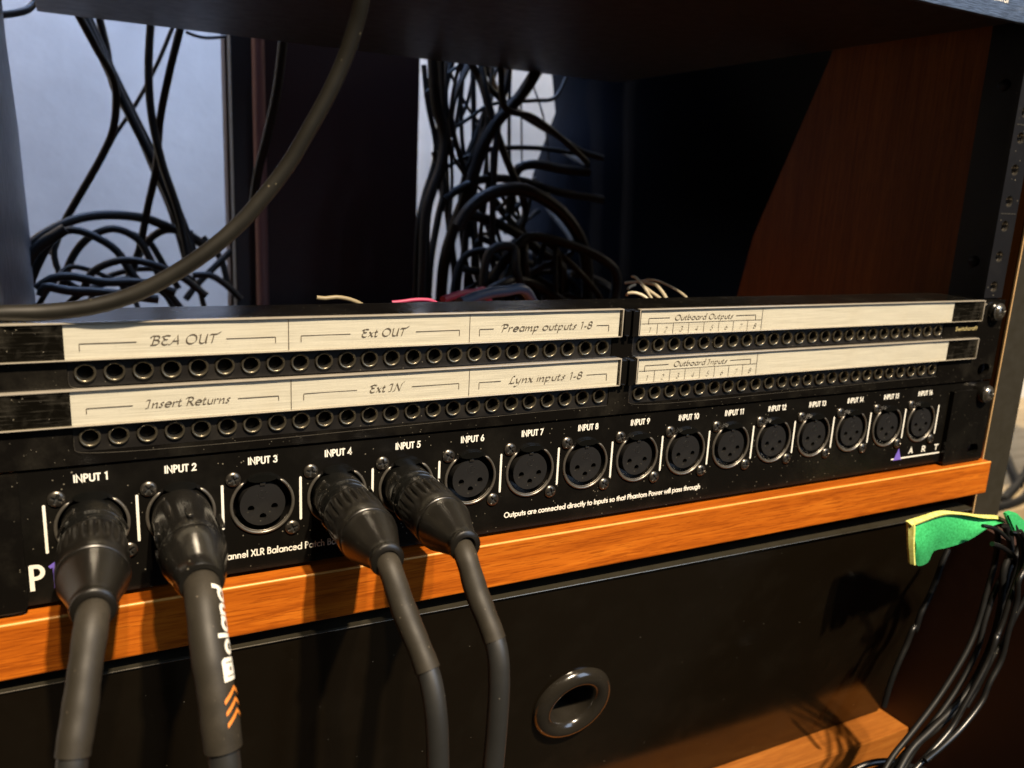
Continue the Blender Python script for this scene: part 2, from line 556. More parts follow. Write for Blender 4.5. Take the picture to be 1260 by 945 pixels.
# ------------------------------------------------------------------ lettering (stroke font)
def A(cx, cy, rx, ry, a0, a1, n=None):
    n = n or max(4, int(abs(a1 - a0) / 22))
    return [(cx + rx * math.cos(R(a0 + (a1 - a0) * i / n)), cy + ry * math.sin(R(a0 + (a1 - a0) * i / n))) for i in range(n + 1)]
X = 0.62                       # x height
G = {
 ' ': (0.26, []),
 'I': (0.16, [[(0.08, 0), (0.08, 1)]]),
 'N': (0.72, [[(0.08, 0), (0.08, 1), (0.64, 0), (0.64, 1)]]),
 'P': (0.52, [[(0.08, 0), (0.08, 1)], [(0.08, 1)] + A(0.24, 0.74, 0.23, 0.26, 90, -90) + [(0.08, 0.48)]]),
 'U': (0.66, [[(0.08, 1)] + A(0.33, 0.25, 0.25, 0.25, 180, 360) + [(0.58, 1)]]),
 'T': (0.48, [[(0.24, 0), (0.24, 1)], [(0.0, 0.96), (0.48, 0.96)]]),
 'O': (0.98, [A(0.49, 0.5, 0.43, 0.5, 90, 450)]),
 'C': (0.82, [A(0.49, 0.5, 0.43, 0.5, 48, 312)]),
 'X': (0.64, [[(0.04, 0), (0.58, 1)], [(0.04, 1), (0.60, 0)]]),
 'L': (0.44, [[(0.08, 1), (0.08, 0.03), (0.42, 0.03)]]),
 'R': (0.58, [[(0.08, 0), (0.08, 1)], [(0.08, 1)] + A(0.26, 0.74, 0.23, 0.26, 90, -90) + [(0.08, 0.48)], [(0.24, 0.48), (0.54, 0)]]),
 'B': (0.56, [[(0.08, 0), (0.08, 1)], [(0.08, 0.98)] + A(0.25, 0.76, 0.2, 0.22, 90, -90) + [(0.08, 0.54)], [(0.25, 0.54)] + A(0.27, 0.28, 0.24, 0.26, 90, -90) + [(0.08, 0.02)]]),
 'A': (0.74, [[(0.02, 0), (0.37, 1), (0.72, 0)], [(0.16, 0.33), (0.58, 0.33)]]),
 'E': (0.50, [[(0.46, 0.98), (0.08, 0.98), (0.08, 0.02), (0.46, 0.02)], [(0.08, 0.52), (0.42, 0.52)]]),
 'a': (0.66, [A(0.33, X / 2, 0.27, X / 2, 0, 360), [(0.60, 0), (0.60, X)]]),
 'b': (0.68, [[(0.08, 0), (0.08, 1.04)], A(0.35, X / 2, 0.27, X / 2, 0, 360)]),
 'c': (0.52, [A(0.33, X / 2, 0.27, X / 2, 50, 310)]),
 'd': (0.68, [A(0.33, X / 2, 0.27, X / 2, 0, 360), [(0.60, 0), (0.60, 1.04)]]),
 'e': (0.62, [[(0.07, 0.33), (0.57, 0.33)] + A(0.32, X / 2, 0.26, X / 2, 4, 318)]),
 'g': (0.68, [A(0.33, X / 2, 0.27, X / 2, 0, 360), [(0.60, X)] + A(0.35, -0.06, 0.25, 0.2, 0, -150)]),
 'h': (0.54, [[(0.08, 0), (0.08, 1.04)], [(0.08, 0.3)] + A(0.27, 0.40, 0.19, 0.21, 180, 0) + [(0.46, 0)]]),
 'i': (0.17, [[(0.08, 0), (0.08, X)], [(0.08, 0.84), (0.08, 0.88)]]),
 'l': (0.17, [[(0.08, 0), (0.08, 1.04)]]),
 'm': (0.86, [[(0.08, 0), (0.08, X)], [(0.08, 0.3)] + A(0.25, 0.43, 0.17, 0.18, 180, 0) + [(0.42, 0)], [(0.42, 0.3)] + A(0.59, 0.43, 0.17, 0.18, 180, 0) + [(0.76, 0)]]),
 'n': (0.54, [[(0.08, 0), (0.08, X)], [(0.08, 0.3)] + A(0.27, 0.40, 0.19, 0.21, 180, 0) + [(0.46, 0)]]),
 'o': (0.66, [A(0.33, X / 2, 0.27, X / 2, 90, 450)]),
 'p': (0.68, [[(0.08, -0.3), (0.08, X)], A(0.35, X / 2, 0.27, X / 2, 0, 360)]),
 'r': (0.34, [[(0.08, 0), (0.08, X)], [(0.08, 0.34)] + A(0.25, 0.42, 0.16, 0.18, 170, 60)]),
 's': (0.42, [[(0.36, 0.52)] + A(0.22, 0.46, 0.13, 0.14, 40, 250) + A(0.21, 0.16, 0.15, 0.15, 80, -150)]),
 't': (0.32, [[(0.16, 0), (0.16, 0.9)], [(0.02, X - 0.03), (0.30, X - 0.03)]]),
 'u': (0.54, [[(0.08, X)] + A(0.27, 0.21, 0.19, 0.2, 180, 360) + [(0.46, X)], [(0.46, 0), (0.46, X)]]),
 'w': (0.80, [[(0.03, X), (0.22, 0), (0.40, X), (0.58, 0), (0.77, X)]]),
 'x': (0.50, [[(0.03, 0), (0.46, X)], [(0.04, X), (0.47, 0)]]),
 'y': (0.52, [[(0.03, X), (0.26, 0.04)], [(0.49, X), (0.14, -0.3)]]),
 '-': (0.34, [[(0.04, 0.3), (0.30, 0.3)]]),
 '0': (0.60, [A(0.30, 0.5, 0.23, 0.5, 90, 450)]),
 '1': (0.42, [[(0.08, 0.9), (0.26, 1), (0.26, 0)]]),
 '2': (0.58, [A(0.28, 0.72, 0.2, 0.27, 170, -30) + [(0.06, 0.03), (0.52, 0.03)]]),
 '3': (0.56, [A(0.26, 0.75, 0.19, 0.23, 155, -90) , A(0.26, 0.27, 0.22, 0.26, 90, -160)]),
 '4': (0.60, [[(0.42, 0), (0.42, 1), (0.04, 0.26), (0.56, 0.26)]]),
 '5': (0.58, [[(0.50, 0.97), (0.20, 0.97), (0.13, 0.56)] + A(0.26, 0.32, 0.24, 0.31, 110, -150)]),
 '6': (0.58, [[(0.38, 1.0), (0.10, 0.45)] , A(0.29, 0.29, 0.22, 0.28, 0, 360)]),
 '7': (0.54, [[(0.04, 0.97), (0.48, 0.97), (0.16, 0)]]),
 '9': (0.58, [A(0.29, 0.71, 0.22, 0.28, 0, 360), [(0.20, 0.0), (0.48, 0.55)]]),
 '8': (0.56, [A(0.28, 0.75, 0.18, 0.23, -90, 270), A(0.28, 0.27, 0.22, 0.26, 90, 450)]),
}
# a chancery hand: same skeletons, narrower, with entry strokes and swashes on the capitals
C_ = dict(G)
C_.update({
 'B': (0.66, [[(-0.10, 0.86)] + A(0.10, 0.82, 0.16, 0.16, 200, 60) + A(0.34, 0.76, 0.2, 0.22, 80, -90) + [(0.14, 0.54)], [(0.18, 0.96), (0.12, 0.02)], [(0.34, 0.54)] + A(0.34, 0.28, 0.24, 0.26, 90, -90) + [(0.0, 0.0)]]),
 'E': (0.62, [[(0.60, 0.92)] + A(0.36, 0.76, 0.22, 0.22, 60, 240) + A(0.34, 0.26, 0.26, 0.28, 110, 320), [(0.20, 0.54), (0.46, 0.56)], [(-0.02, 0.84), (0.30, 0.98)]]),
 'A': (0.74, [[(-0.08, 0.02), (0.06, 0.0), (0.46, 1), (0.62, 0)], [(0.16, 0.36), (0.62, 0.36)]]),
 'O': (0.90, [A(0.45, 0.5, 0.38, 0.5, 100, 460)]),
 'U': (0.78, [[(0.00, 0.86), (0.12, 1.0)] + A(0.36, 0.25, 0.22, 0.25, 180, 350) + [(0.62, 1)], [(0.62, 1), (0.64, 0.0), (0.72, 0.04)]]),
 'T': (0.62, [[(0.30, 0.96), (0.26, 0)], [(-0.04, 0.84), (0.06, 0.96), (0.50, 0.96), (0.80, 1.22)]]),
 'I': (0.44, [[(-0.10, 0.78), (0.02, 0.96), (0.24, 0.98), (0.20, 0.02), (0.0, 0.0)]]),
 'N': (0.86, [[(-0.08, 0.0), (0.08, 0.02), (0.16, 1), (0.60, 0), (0.70, 1.0), (0.92, 1.24)]]),
 'R': (0.72, [[(-0.12, 0.78), (0.04, 0.98)] + A(0.34, 0.74, 0.22, 0.25, 95, -90) + [(0.16, 0.5)], [(0.18, 0.96), (0.12, 0)], [(0.30, 0.5), (0.62, 0), (0.72, 0.04)]]),
 'P': (0.64, [[(-0.14, 0.74), (0.02, 0.98)] + A(0.34, 0.74, 0.22, 0.25, 95, -90) + [(0.16, 0.48)], [(0.18, 0.96), (0.10, -0.04)]]),
 'L': (0.56, [[(0.44, 0.94), (0.32, 1.0), (0.20, 0.84), (0.12, 0.05), (0.0, 0.0)], [(0.06, 0.06), (0.30, 0.0), (0.52, 0.08)]]),
 'a': (0.56, [[(0.48, X)] + A(0.26, X / 2, 0.20, X / 2, 60, 340), [(0.48, X), (0.46, 0), (0.56, 0.06)]]),
 'n': (0.56, [[(0.0, 0.52), (0.08, X), (0.08, 0)], [(0.08, 0.3), (0.34, 0.60), (0.44, 0.5), (0.42, 0), (0.54, 0.06)]]),
 'm': (0.84, [[(0.0, 0.52), (0.08, X), (0.08, 0)], [(0.08, 0.3), (0.30, 0.60), (0.38, 0.5), (0.38, 0)], [(0.38, 0.3), (0.62, 0.60), (0.70, 0.5), (0.68, 0), (0.82, 0.06)]]),
 'p': (0.60, [[(0.0, 0.5), (0.10, X), (0.08, -0.46)], [(0.08, 0.4), (0.34, X), (0.50, 0.45), (0.42, 0.1), (0.22, 0.0), (0.08, 0.12)]]),
 'd': (0.58, [[(0.46, X - 0.04)] + A(0.26, X / 2, 0.20, X / 2, 60, 340), [(0.44, 1.14), (0.52, 1.1), (0.46, 0), (0.56, 0.06)]]),
 'b': (0.56, [[(0.16, 1.14), (0.08, 1.04), (0.08, 0.1), (0.26, 0), (0.46, 0.2), (0.46, 0.5), (0.30, X), (0.10, 0.4)]]),
 'y': (0.56, [[(0.0, 0.54), (0.08, X), (0.14, 0.06), (0.30, 0.04), (0.44, 0.4)], [(0.48, X), (0.36, -0.2), (0.10, -0.46), (-0.04, -0.40)]]),
 'x': (0.52, [[(0.02, 0.56), (0.12, 0.6), (0.38, 0.02), (0.50, 0.06)], [(0.46, X), (0.02, 0)]]),
 't': (0.36, [[(0.14, 0.86), (0.10, 0.08), (0.20, 0), (0.34, 0.08)], [(-0.02, X - 0.06), (0.30, X)]]),
 's': (0.42, [[(0.38, 0.54), (0.26, 0.62), (0.12, 0.50), (0.30, 0.18), (0.18, 0.0), (0.02, 0.08)]]),
 'r': (0.42, [[(0.0, 0.52), (0.08, X), (0.08, 0)], [(0.08, 0.34), (0.26, 0.60), (0.40, 0.54)]]),
})

def layout(text, table, track=0.08):
    x = 0.0
    out = []
    for ch in text:
        w, strokes = table[ch]
        for s in strokes:
            out.append([(x + p[0], p[1]) for p in s])
        x += w + track
    return out, x - track

def densify(s, step):
    out = [s[0]]
    for a, b in zip(s[:-1], s[1:]):
        n = max(1, int(math.hypot(b[0] - a[0], b[1] - a[1]) / step))
        for i in range(1, n + 1):
            out.append((a[0] + (b[0] - a[0]) * i / n, a[1] + (b[1] - a[1]) * i / n))
    return out

def lettering(shape, text, x0, x1, z0, h, weight=0.13, table=None, shear=0.0, nib=None, mapper=None, y=-0.05, track=0.08, thick=0.035):
    """raised ink strokes; each stroke is its own thin ribbon. x0..x1 fit the line width."""
    table = table or G
    st, w = layout(text, table, track)
    sx = (x1 - x0) / w
    for k, s in enumerate(st):
        if mapper:
            s = densify(s, 0.12)
        P = [Vector((x0 + p[0] * sx + p[1] * h * shear, z0 + p[1] * h)) for p in s]
        n = len(P)
        left, right = [], []
        hw = weight * h / 2
        closed = (P[0] - P[-1]).length < 1e-4 * h + 1e-6
        for i, p in enumerate(P):
            if nib:
                o = Vector((math.cos(nib), math.sin(nib))) * hw
                a = P[max(i - 1, 0)]; b = P[min(i + 1, n - 1)]
                t = (b - a).normalized()
                nrm = Vector((-t.y, t.x))
                o2 = nrm * (hw * 0.20)
                if o.dot(nrm) < 0: o = -o
                off = o * 0.85 + o2
            else:
                a = P[i - 1] if i > 0 else (P[-2] if closed else P[0])
                b = P[i + 1] if i < n - 1 else (P[1] if closed else P[-1])
                t1 = (p - a); t2 = (b - p)
                t1 = t1.normalized() if t1.length > 0 else t2.normalized()
                t2 = t2.normalized() if t2.length > 0 else t1
                t = (t1 + t2)
                t = t.normalized() if t.length > 0.2 else t1
                nrm = Vector((-t.y, t.x))
                c = max(0.45, nrm.dot(Vector((-t1.y, t1.x))))
                off = nrm * hw / c
            left.append(p + off); right.append(p - off)
        if not closed and not nib:
            t = (P[1] - P[0]).normalized() * hw * 0.6
            left[0] -= t; right[0] -= t
            t = (P[-1] - P[-2]).normalized() * hw * 0.6
            left[-1] += t; right[-1] += t
        yy = y - 0.004 * (k % 7)
        def put(q, d=0.0):
            if mapper: return mapper(q.x, q.y, -yy + d)
            return (q.x, yy - d, q.y)
        bm = shape.bm
        lv = [bm.verts.new(put(q)) for q in left]
        rv = [bm.verts.new(put(q)) for q in right]
        for i in range(n - 1):
            shape.face((lv[i], lv[i + 1], rv[i + 1], rv[i]))
    return shape

def inkline(shape, x0, x1, z0, z1, y):
    bm = shape.bm
    shape.face([bm.verts.new(p) for p in ((x0, y, z0), (x1, y, z0), (x1, y, z1), (x0, y, z1))])

# ------------------------------------------------------------------ cable routes: (radius, points) in mm
LEFT_CABLES = [
  (2.66, [(51.1, 400.0, 237.6), (63.3, 405.7, 213.6), (73.6, 411.4, 192.5), (71.8, 417.1, 162.2), (63.7, 422.9, 142.6), (46.7, 428.6, 112.4), (35.3, 434.3, 91.9), (25.9, 440.0, 68.6)]),
  (3.28, [(55.2, 430.0, 242.7), (67.9, 424.0, 209.3), (81.5, 418.0, 174.9), (95.6, 412.0, 142.0), (109.9, 406.0, 103.0), (120.1, 400.0, 67.9)]),
  (2.74, [(58.2, 440.0, 244.7), (71.0, 435.0, 209.6), (85.6, 430.0, 174.7), (99.5, 425.0, 142.3), (114.3, 420.0, 102.5), (125.6, 415.0, 66.5)]),
  (2.77, [(66.4, 450.0, 247.3), (71.5, 448.3, 219.4), (74.6, 446.7, 193.1), (87.3, 445.0, 166.9), (100.1, 443.3, 132.2), (111.0, 441.7, 101.3), (120.7, 440.0, 61.2)]),
  (2.75, [(99.2, 400.0, 241.8), (95.3, 396.0, 202.5), (95.4, 392.0, 172.3), (100.4, 388.0, 139.7), (110.1, 384.0, 104.1), (115.4, 380.0, 69.8)]),
  (2.66, [(118.8, 385.0, 239.9), (107.7, 390.8, 198.7), (101.3, 396.7, 168.4), (98.1, 402.5, 137.2), (91.4, 408.3, 107.3), (83.0, 414.2, 71.5), (71.3, 420.0, 42.4)]),
  (1.55, [(121.2, 460.0, 246.3), (104.7, 457.5, 209.3), (88.6, 455.0, 180.0), (72.9, 452.5, 156.1), (64.9, 450.0, 140.4)]),
  (1.14, [(118.9, 380.0, 227.7), (124.5, 380.0, 225.9), (132.4, 380.0, 225.3), (145.8, 380.0, 227.8)]),
  (2.95, [(4.1, 380.0, 36.7), (6.7, 385.6, 61.8), (13.9, 391.1, 78.8), (28.0, 396.7, 89.7), (45.6, 402.2, 97.7), (65.8, 407.8, 100.4), (89.0, 413.3, 98.3), (105.9, 418.9, 92.0), (123.6, 424.4, 84.2), (139.2, 430.0, 70.5)]),
  (2.34, [(31.7, 400.0, 50.4), (40.7, 400.0, 72.4), (51.3, 400.0, 84.7), (67.2, 400.0, 91.1), (82.7, 400.0, 84.0), (91.3, 400.0, 67.8), (100.0, 400.0, 49.9)]),
  (2.4, [(10.6, 390.0, 47.1), (18.2, 387.1, 66.3), (29.9, 384.3, 85.4), (40.7, 381.4, 91.0), (55.3, 378.6, 86.3), (67.6, 375.7, 77.2), (75.5, 372.9, 63.1), (85.8, 370.0, 48.8)]),
  (2.27, [(44.4, 370.0, 49.3), (51.6, 368.0, 63.7), (69.0, 366.0, 71.7), (86.3, 364.0, 70.1), (106.1, 362.0, 61.8), (123.9, 360.0, 47.1)]),
  (2.46, [(17.5, 350.0, 54.5), (26.8, 350.0, 61.2), (36.9, 350.0, 62.7), (57.1, 350.0, 58.7), (82.6, 350.0, 58.1), (102.1, 350.0, 51.2)]),
  (1.89, [(30.9, 410.0, 88.4), (28.2, 406.7, 69.2), (33.1, 403.3, 54.9), (46.7, 400.0, 45.3)]),
  (2.46, [(123.1, 420.0, 87.1), (103.5, 420.0, 89.8), (91.1, 420.0, 81.3), (82.0, 420.0, 65.8), (74.8, 420.0, 42.4)]),
  (2.26, [(131.9, 430.0, 83.9), (143.6, 425.0, 68.3), (148.8, 420.0, 44.2)]),
  (2.15, [(147.7, 400.0, 75.9), (134.3, 396.7, 63.1), (121.1, 393.3, 50.5), (113.0, 390.0, 40.7)]),
  (2.19, [(80.0, 430.0, 85.6), (91.5, 426.7, 80.8), (100.3, 423.3, 65.5), (111.5, 420.0, 44.6)]),
  (2.17, [(118.5, 390.0, 58.7), (130.7, 390.0, 58.6), (142.9, 390.0, 50.7), (152.8, 390.0, 40.0)]),
  (3.25, [(3.7, 370.0, 38.2), (7.9, 370.0, 54.3), (11.8, 370.0, 68.0), (19.6, 370.0, 79.5), (36.7, 370.0, 92.3)]),
  (2.65, [(20.4, 340.0, 51.3), (22.8, 340.0, 56.8), (36.3, 340.0, 54.4), (56.5, 340.0, 53.1), (90.0, 340.0, 47.9)]),
]
POST_CABLE = [
  (3.35, [(185.9, 380.0, 234.0), (181.5, 385.0, 196.0), (174.4, 390.0, 161.4), (168.6, 395.0, 136.1), (165.2, 400.0, 110.2)]),
]
MIDDLE_CABLES = [
  (4.47, [(293.6, 360.0, 234.6), (296.9, 358.0, 194.7), (304.1, 356.0, 169.5), (301.0, 354.0, 148.5), (289.5, 352.0, 116.4), (287.0, 350.0, 73.6)]),
  (2.99, [(308.9, 380.0, 236.0), (313.3, 380.0, 192.2), (314.5, 380.0, 157.4), (319.1, 380.0, 110.7), (327.2, 380.0, 59.2)]),
  (1.52, [(335.4, 400.0, 241.2), (333.8, 396.7, 205.7), (328.7, 393.3, 177.8), (325.0, 390.0, 152.6)]),
  (1.72, [(359.6, 420.0, 246.1), (346.8, 413.3, 199.6), (331.9, 406.7, 177.1), (322.7, 400.0, 160.9)]),
  (2.7, [(318.0, 360.0, 234.8), (345.1, 358.0, 208.0), (369.7, 356.0, 192.9), (401.8, 354.0, 179.0), (428.5, 352.0, 166.8), (448.4, 350.0, 162.4)]),
  (1.34, [(304.5, 400.0, 206.0), (317.8, 400.0, 218.0), (331.3, 400.0, 228.7)]),
  (1.5, [(318.4, 380.0, 176.6), (333.7, 377.5, 187.0), (347.6, 375.0, 197.4), (361.9, 372.5, 202.0), (376.5, 370.0, 202.3)]),
  (4.87, [(380.4, 340.0, 234.5), (362.1, 342.9, 204.6), (344.8, 345.7, 185.1), (333.6, 348.6, 163.5), (325.6, 351.4, 133.8), (315.9, 354.3, 106.4), (307.7, 357.1, 73.0), (306.8, 360.0, 44.6)]),
  (1.74, [(441.2, 400.0, 247.4), (434.6, 396.0, 232.0), (421.5, 392.0, 211.9), (399.0, 388.0, 207.6), (377.3, 384.0, 203.3), (356.7, 380.0, 189.0)]),
  (1.57, [(375.5, 390.0, 244.6), (375.9, 387.5, 189.4), (378.3, 385.0, 147.0), (388.7, 382.5, 106.8), (402.9, 380.0, 77.3)]),
  (2.06, [(340.6, 370.0, 161.6), (349.9, 370.0, 164.1), (391.7, 370.0, 167.6), (436.3, 370.0, 165.6)]),
  (4.04, [(366.7, 360.0, 113.1), (367.5, 358.0, 138.4), (370.6, 356.0, 149.6), (383.8, 354.0, 153.6), (409.3, 352.0, 151.1), (435.5, 350.0, 150.2)]),
  (5.28, [(306.9, 330.0, 102.2), (315.2, 330.0, 115.6), (332.4, 330.0, 128.0), (359.5, 330.0, 133.1), (385.3, 330.0, 124.7), (406.0, 330.0, 110.1), (420.9, 330.0, 90.6), (428.2, 330.0, 64.6)]),
  (4.02, [(318.3, 350.0, 112.1), (341.8, 347.5, 107.4), (366.3, 345.0, 97.1), (392.1, 342.5, 80.6), (408.2, 340.0, 69.4)]),
  (1.69, [(314.9, 380.0, 146.5), (320.8, 380.0, 150.1), (339.1, 380.0, 158.9), (354.8, 380.0, 163.2)]),
  (3.33, [(303.1, 350.0, 122.3), (317.5, 350.0, 132.2), (338.4, 350.0, 139.8), (369.6, 350.0, 140.0), (409.5, 350.0, 132.0), (451.4, 350.0, 127.9)]),
  (2.15, [(367.5, 400.0, 166.6), (368.3, 396.7, 117.3), (374.9, 393.3, 87.9), (386.7, 390.0, 57.9)]),
  (2.98, [(315.6, 340.0, 69.3), (340.3, 340.0, 63.7), (356.4, 340.0, 55.1)]),
  (2.45, [(345.4, 380.0, 122.8), (361.6, 380.0, 88.7), (374.9, 380.0, 56.1)]),
  (2.89, [(361.2, 390.0, 128.9), (384.2, 386.7, 103.4), (404.1, 383.3, 86.1), (431.6, 380.0, 71.4)]),
  (0.84, [(424.3, 440.0, 228.9), (439.2, 440.0, 196.7), (447.5, 440.0, 156.6)]),
  (0.84, [(414.0, 440.0, 209.9), (417.9, 440.0, 155.0)]),
  (2.38, [(306.3, 410.0, 228.4), (308.8, 405.0, 198.6), (315.0, 400.0, 160.4), (303.3, 395.0, 123.5), (297.2, 390.0, 103.9)]),
  (2.95, [(301.3, 370.0, 159.1), (309.6, 366.7, 135.5), (303.2, 363.3, 105.5), (296.9, 360.0, 72.7)]),
  (3.02, [(328.2, 360.0, 128.3), (327.7, 360.0, 103.6), (327.4, 360.0, 72.8), (336.3, 360.0, 47.1)]),
  (1.39, [(331.5, 420.0, 243.0), (334.2, 417.5, 225.2), (346.8, 415.0, 202.5), (366.5, 412.5, 175.4), (365.2, 410.0, 140.3)]),
  (1.99, [(341.2, 350.0, 145.3), (339.1, 350.0, 123.6), (335.9, 350.0, 93.4), (342.0, 350.0, 62.6), (358.6, 350.0, 48.1)]),
  (4.15, [(371.5, 360.0, 84.6), (379.8, 355.0, 67.7), (398.3, 350.0, 50.6)]),
  (1.75, [(393.3, 370.0, 142.2), (389.7, 370.0, 119.1), (382.7, 370.0, 95.6), (367.2, 370.0, 75.0)]),
  (3.09, [(357.8, 400.0, 232.9), (363.7, 397.5, 219.5), (357.2, 395.0, 196.6), (347.4, 392.5, 173.5), (337.6, 390.0, 153.3)]),
]
CREAM_CABLES = [
  (0.78, [(331.6, 130.0, 86.7), (327.2, 120.0, 87.0), (326.4, 110.0, 82.5), (323.8, 100.0, 78.4), (318.6, 90.0, 77.1)]),
  (0.83, [(329.0, 120.0, 85.2), (328.0, 113.8, 83.3), (329.1, 107.5, 80.6), (330.3, 101.2, 78.1), (328.2, 95.0, 76.6)]),
  (0.67, [(340.6, 150.0, 80.4), (348.6, 142.9, 82.4), (348.4, 135.7, 83.9), (349.4, 128.6, 84.1), (351.0, 121.4, 82.6), (353.1, 114.3, 80.3), (354.0, 107.1, 77.4), (350.7, 100.0, 75.5)]),
  (0.92, [(332.4, 120.0, 84.5), (335.1, 112.5, 84.1), (334.1, 105.0, 81.7), (332.0, 97.5, 78.8), (327.5, 90.0, 76.9)]),
  (0.79, [(307.5, 100.0, 80.1), (306.6, 97.5, 81.4), (309.9, 95.0, 81.8), (314.5, 92.5, 79.8), (315.5, 90.0, 77.6)]),
  (0.73, [(329.3, 130.0, 79.5), (334.7, 135.0, 80.2), (341.3, 140.0, 80.5)]),
]
FOREGROUND = [
  (2.63, [(9.4, 4.0, 90.3), (21.5, 1.3, 91.8), (33.7, -1.3, 92.4), (44.2, -4.0, 94.0), (55.1, -6.7, 97.5), (63.9, -9.3, 102.3), (74.2, -12.0, 109.5), (84.1, -14.7, 118.4), (91.9, -17.3, 127.7), (98.6, -20.0, 137.3), (103.9, -22.7, 147.2), (109.1, -25.3, 157.5), (113.1, -28.0, 167.6), (115.3, -30.7, 176.1), (116.1, -33.3, 182.1), (116.3, -36.0, 189.9)]),
]
TAN_CABLES = [
  (1.67, [(351.6, 380.0, 230.2), (356.9, 380.0, 217.4), (360.4, 380.0, 209.7)]),
  (1.98, [(361.7, 370.0, 240.9), (361.3, 370.0, 225.0), (357.6, 370.0, 210.9)]),
]
MISC = [
  (0.92, [(127.1, 60.0, 86.8), (130.6, 60.0, 86.4), (135.2, 60.0, 86.8), (141.2, 60.0, 85.7), (146.0, 60.0, 83.5), (148.5, 60.0, 81.1)]),
  (0.87, [(159.0, 60.0, 84.2), (163.4, 60.0, 84.5), (169.8, 60.0, 85.2), (177.0, 60.0, 84.7), (180.3, 60.0, 82.9)]),
  (2.33, [(241.2, 200.0, 64.6), (249.9, 205.0, 66.0), (258.9, 210.0, 67.0), (270.1, 215.0, 67.0), (278.6, 220.0, 67.3)]),
  (3.29, [(230.5, 150.0, 69.8), (241.4, 155.0, 72.1), (252.6, 160.0, 73.7), (265.2, 165.0, 74.2), (281.2, 170.0, 74.2)]),
  (4.18, [(480.2, 300.0, 110.9), (500.1, 297.5, 94.3), (511.0, 295.0, 80.1), (515.2, 292.5, 59.7), (503.8, 290.0, 45.3)]),
]
GREEN = [[388.2, -30.0, -12.7], [397.9, -30.0, -11.6], [408.9, -32.0, -9.5], [421.1, -34.0, -11.2], [435.0, -36.0, -13.9], [449.0, -38.0, -15.9], [450.7, -40.0, -16.8]]
GREENB = [[398.7, -30.0, -34.2], [404.5, -30.0, -39.2], [412.7, -30.0, -38.8], [412.5, -32.0, -31.9], [419.7, -34.0, -30.1], [428.8, -36.0, -27.0], [439.3, -38.0, -20.4], [449.5, -38.0, -17.4]]
GREEN2 = [[445.2, -42.0, -12.3], [448.1, -42.0, -11.1], [454.3, -42.0, -12.8], [464.4, -42.0, -19.5], [471.7, -42.0, -24.4], [466.3, -42.0, -25.5], [455.4, -42.0, -24.2]]
RIGHT_CABLES = [
  (1.0, [(425.1, -45.0, -14.7), (430.3, -46.0, -15.8), (436.0, -47.0, -18.4), (443.6, -48.0, -23.6)]),
  (1.42, [(444.9, -48.0, -20.5), (448.1, -48.8, -20.7), (451.1, -49.6, -25.6), (453.2, -50.4, -33.0), (452.4, -51.2, -40.0), (449.1, -52.0, -48.0), (445.8, -52.8, -56.0), (442.7, -53.6, -64.8), (438.9, -54.4, -71.2), (436.9, -55.2, -71.5), (432.5, -56.0, -82.3), (425.4, -56.8, -92.5), (416.3, -57.6, -103.8), (408.0, -58.4, -113.4), (393.7, -59.2, -121.9), (382.5, -60.0, -127.6)]),
  (1.41, [(444.3, -52.0, -17.7), (449.0, -52.8, -22.5), (452.3, -53.5, -30.0), (450.2, -54.3, -38.2), (446.0, -55.1, -43.0), (446.8, -55.8, -53.2), (444.7, -56.6, -61.4), (441.9, -57.4, -69.7), (439.5, -58.2, -82.8), (431.6, -58.9, -94.6), (427.5, -59.7, -101.9), (414.4, -60.5, -112.1), (400.5, -61.2, -118.2), (386.6, -62.0, -122.2)]),
  (1.24, [(434.0, -46.0, -25.1), (440.6, -46.4, -27.5), (449.1, -46.8, -32.0), (455.9, -47.2, -37.9), (455.2, -47.6, -45.1), (451.6, -48.0, -54.2), (451.1, -48.4, -62.3), (449.5, -48.8, -72.3), (446.9, -49.2, -87.8), (440.1, -49.6, -102.3), (432.1, -50.0, -112.9)]),
  (1.23, [(457.9, -55.0, -48.3), (454.4, -55.0, -55.1), (449.2, -55.0, -63.9), (445.2, -55.0, -73.0), (437.8, -55.0, -82.4), (429.7, -55.0, -98.2)]),
  (1.56, [(459.6, -8.0, -48.4), (455.8, -8.6, -54.9), (451.8, -9.2, -65.5), (446.7, -9.8, -75.8), (441.9, -10.4, -82.8), (438.8, -11.0, -91.9), (436.3, -11.6, -89.0), (431.5, -12.2, -99.2), (426.4, -12.8, -108.3), (421.8, -13.4, -119.4), (418.7, -14.0, -132.0)]),
  (1.76, [(392.7, -20.0, -159.6), (403.8, -22.5, -156.8), (416.0, -25.0, -157.8), (423.6, -27.5, -160.4), (440.1, -30.0, -167.3)]),
]

# ================================================================== THE SETTING
sh = Shape(); sh.box(-1600, 3400, 900, 940, -700, 1500)
tag(part('back_wall', sh, 'wall'), 'pale plaster wall seen through the gaps behind the rack', kind='structure')
sh = Shape(); sh.box(-1600, 3400, -900, 900, -740, -700)
tag(part('floor', sh, 'carpet'), 'dark carpet floor below the rack', kind='structure')

# ================================================================== RACK CABINET
XI = 487.5                     # inner face of the right side board
rack = thing('rack_cabinet', 'cherry wood equipment rack with black rails, shelf board and dark lower front', 'rack', (240, 100, -300))
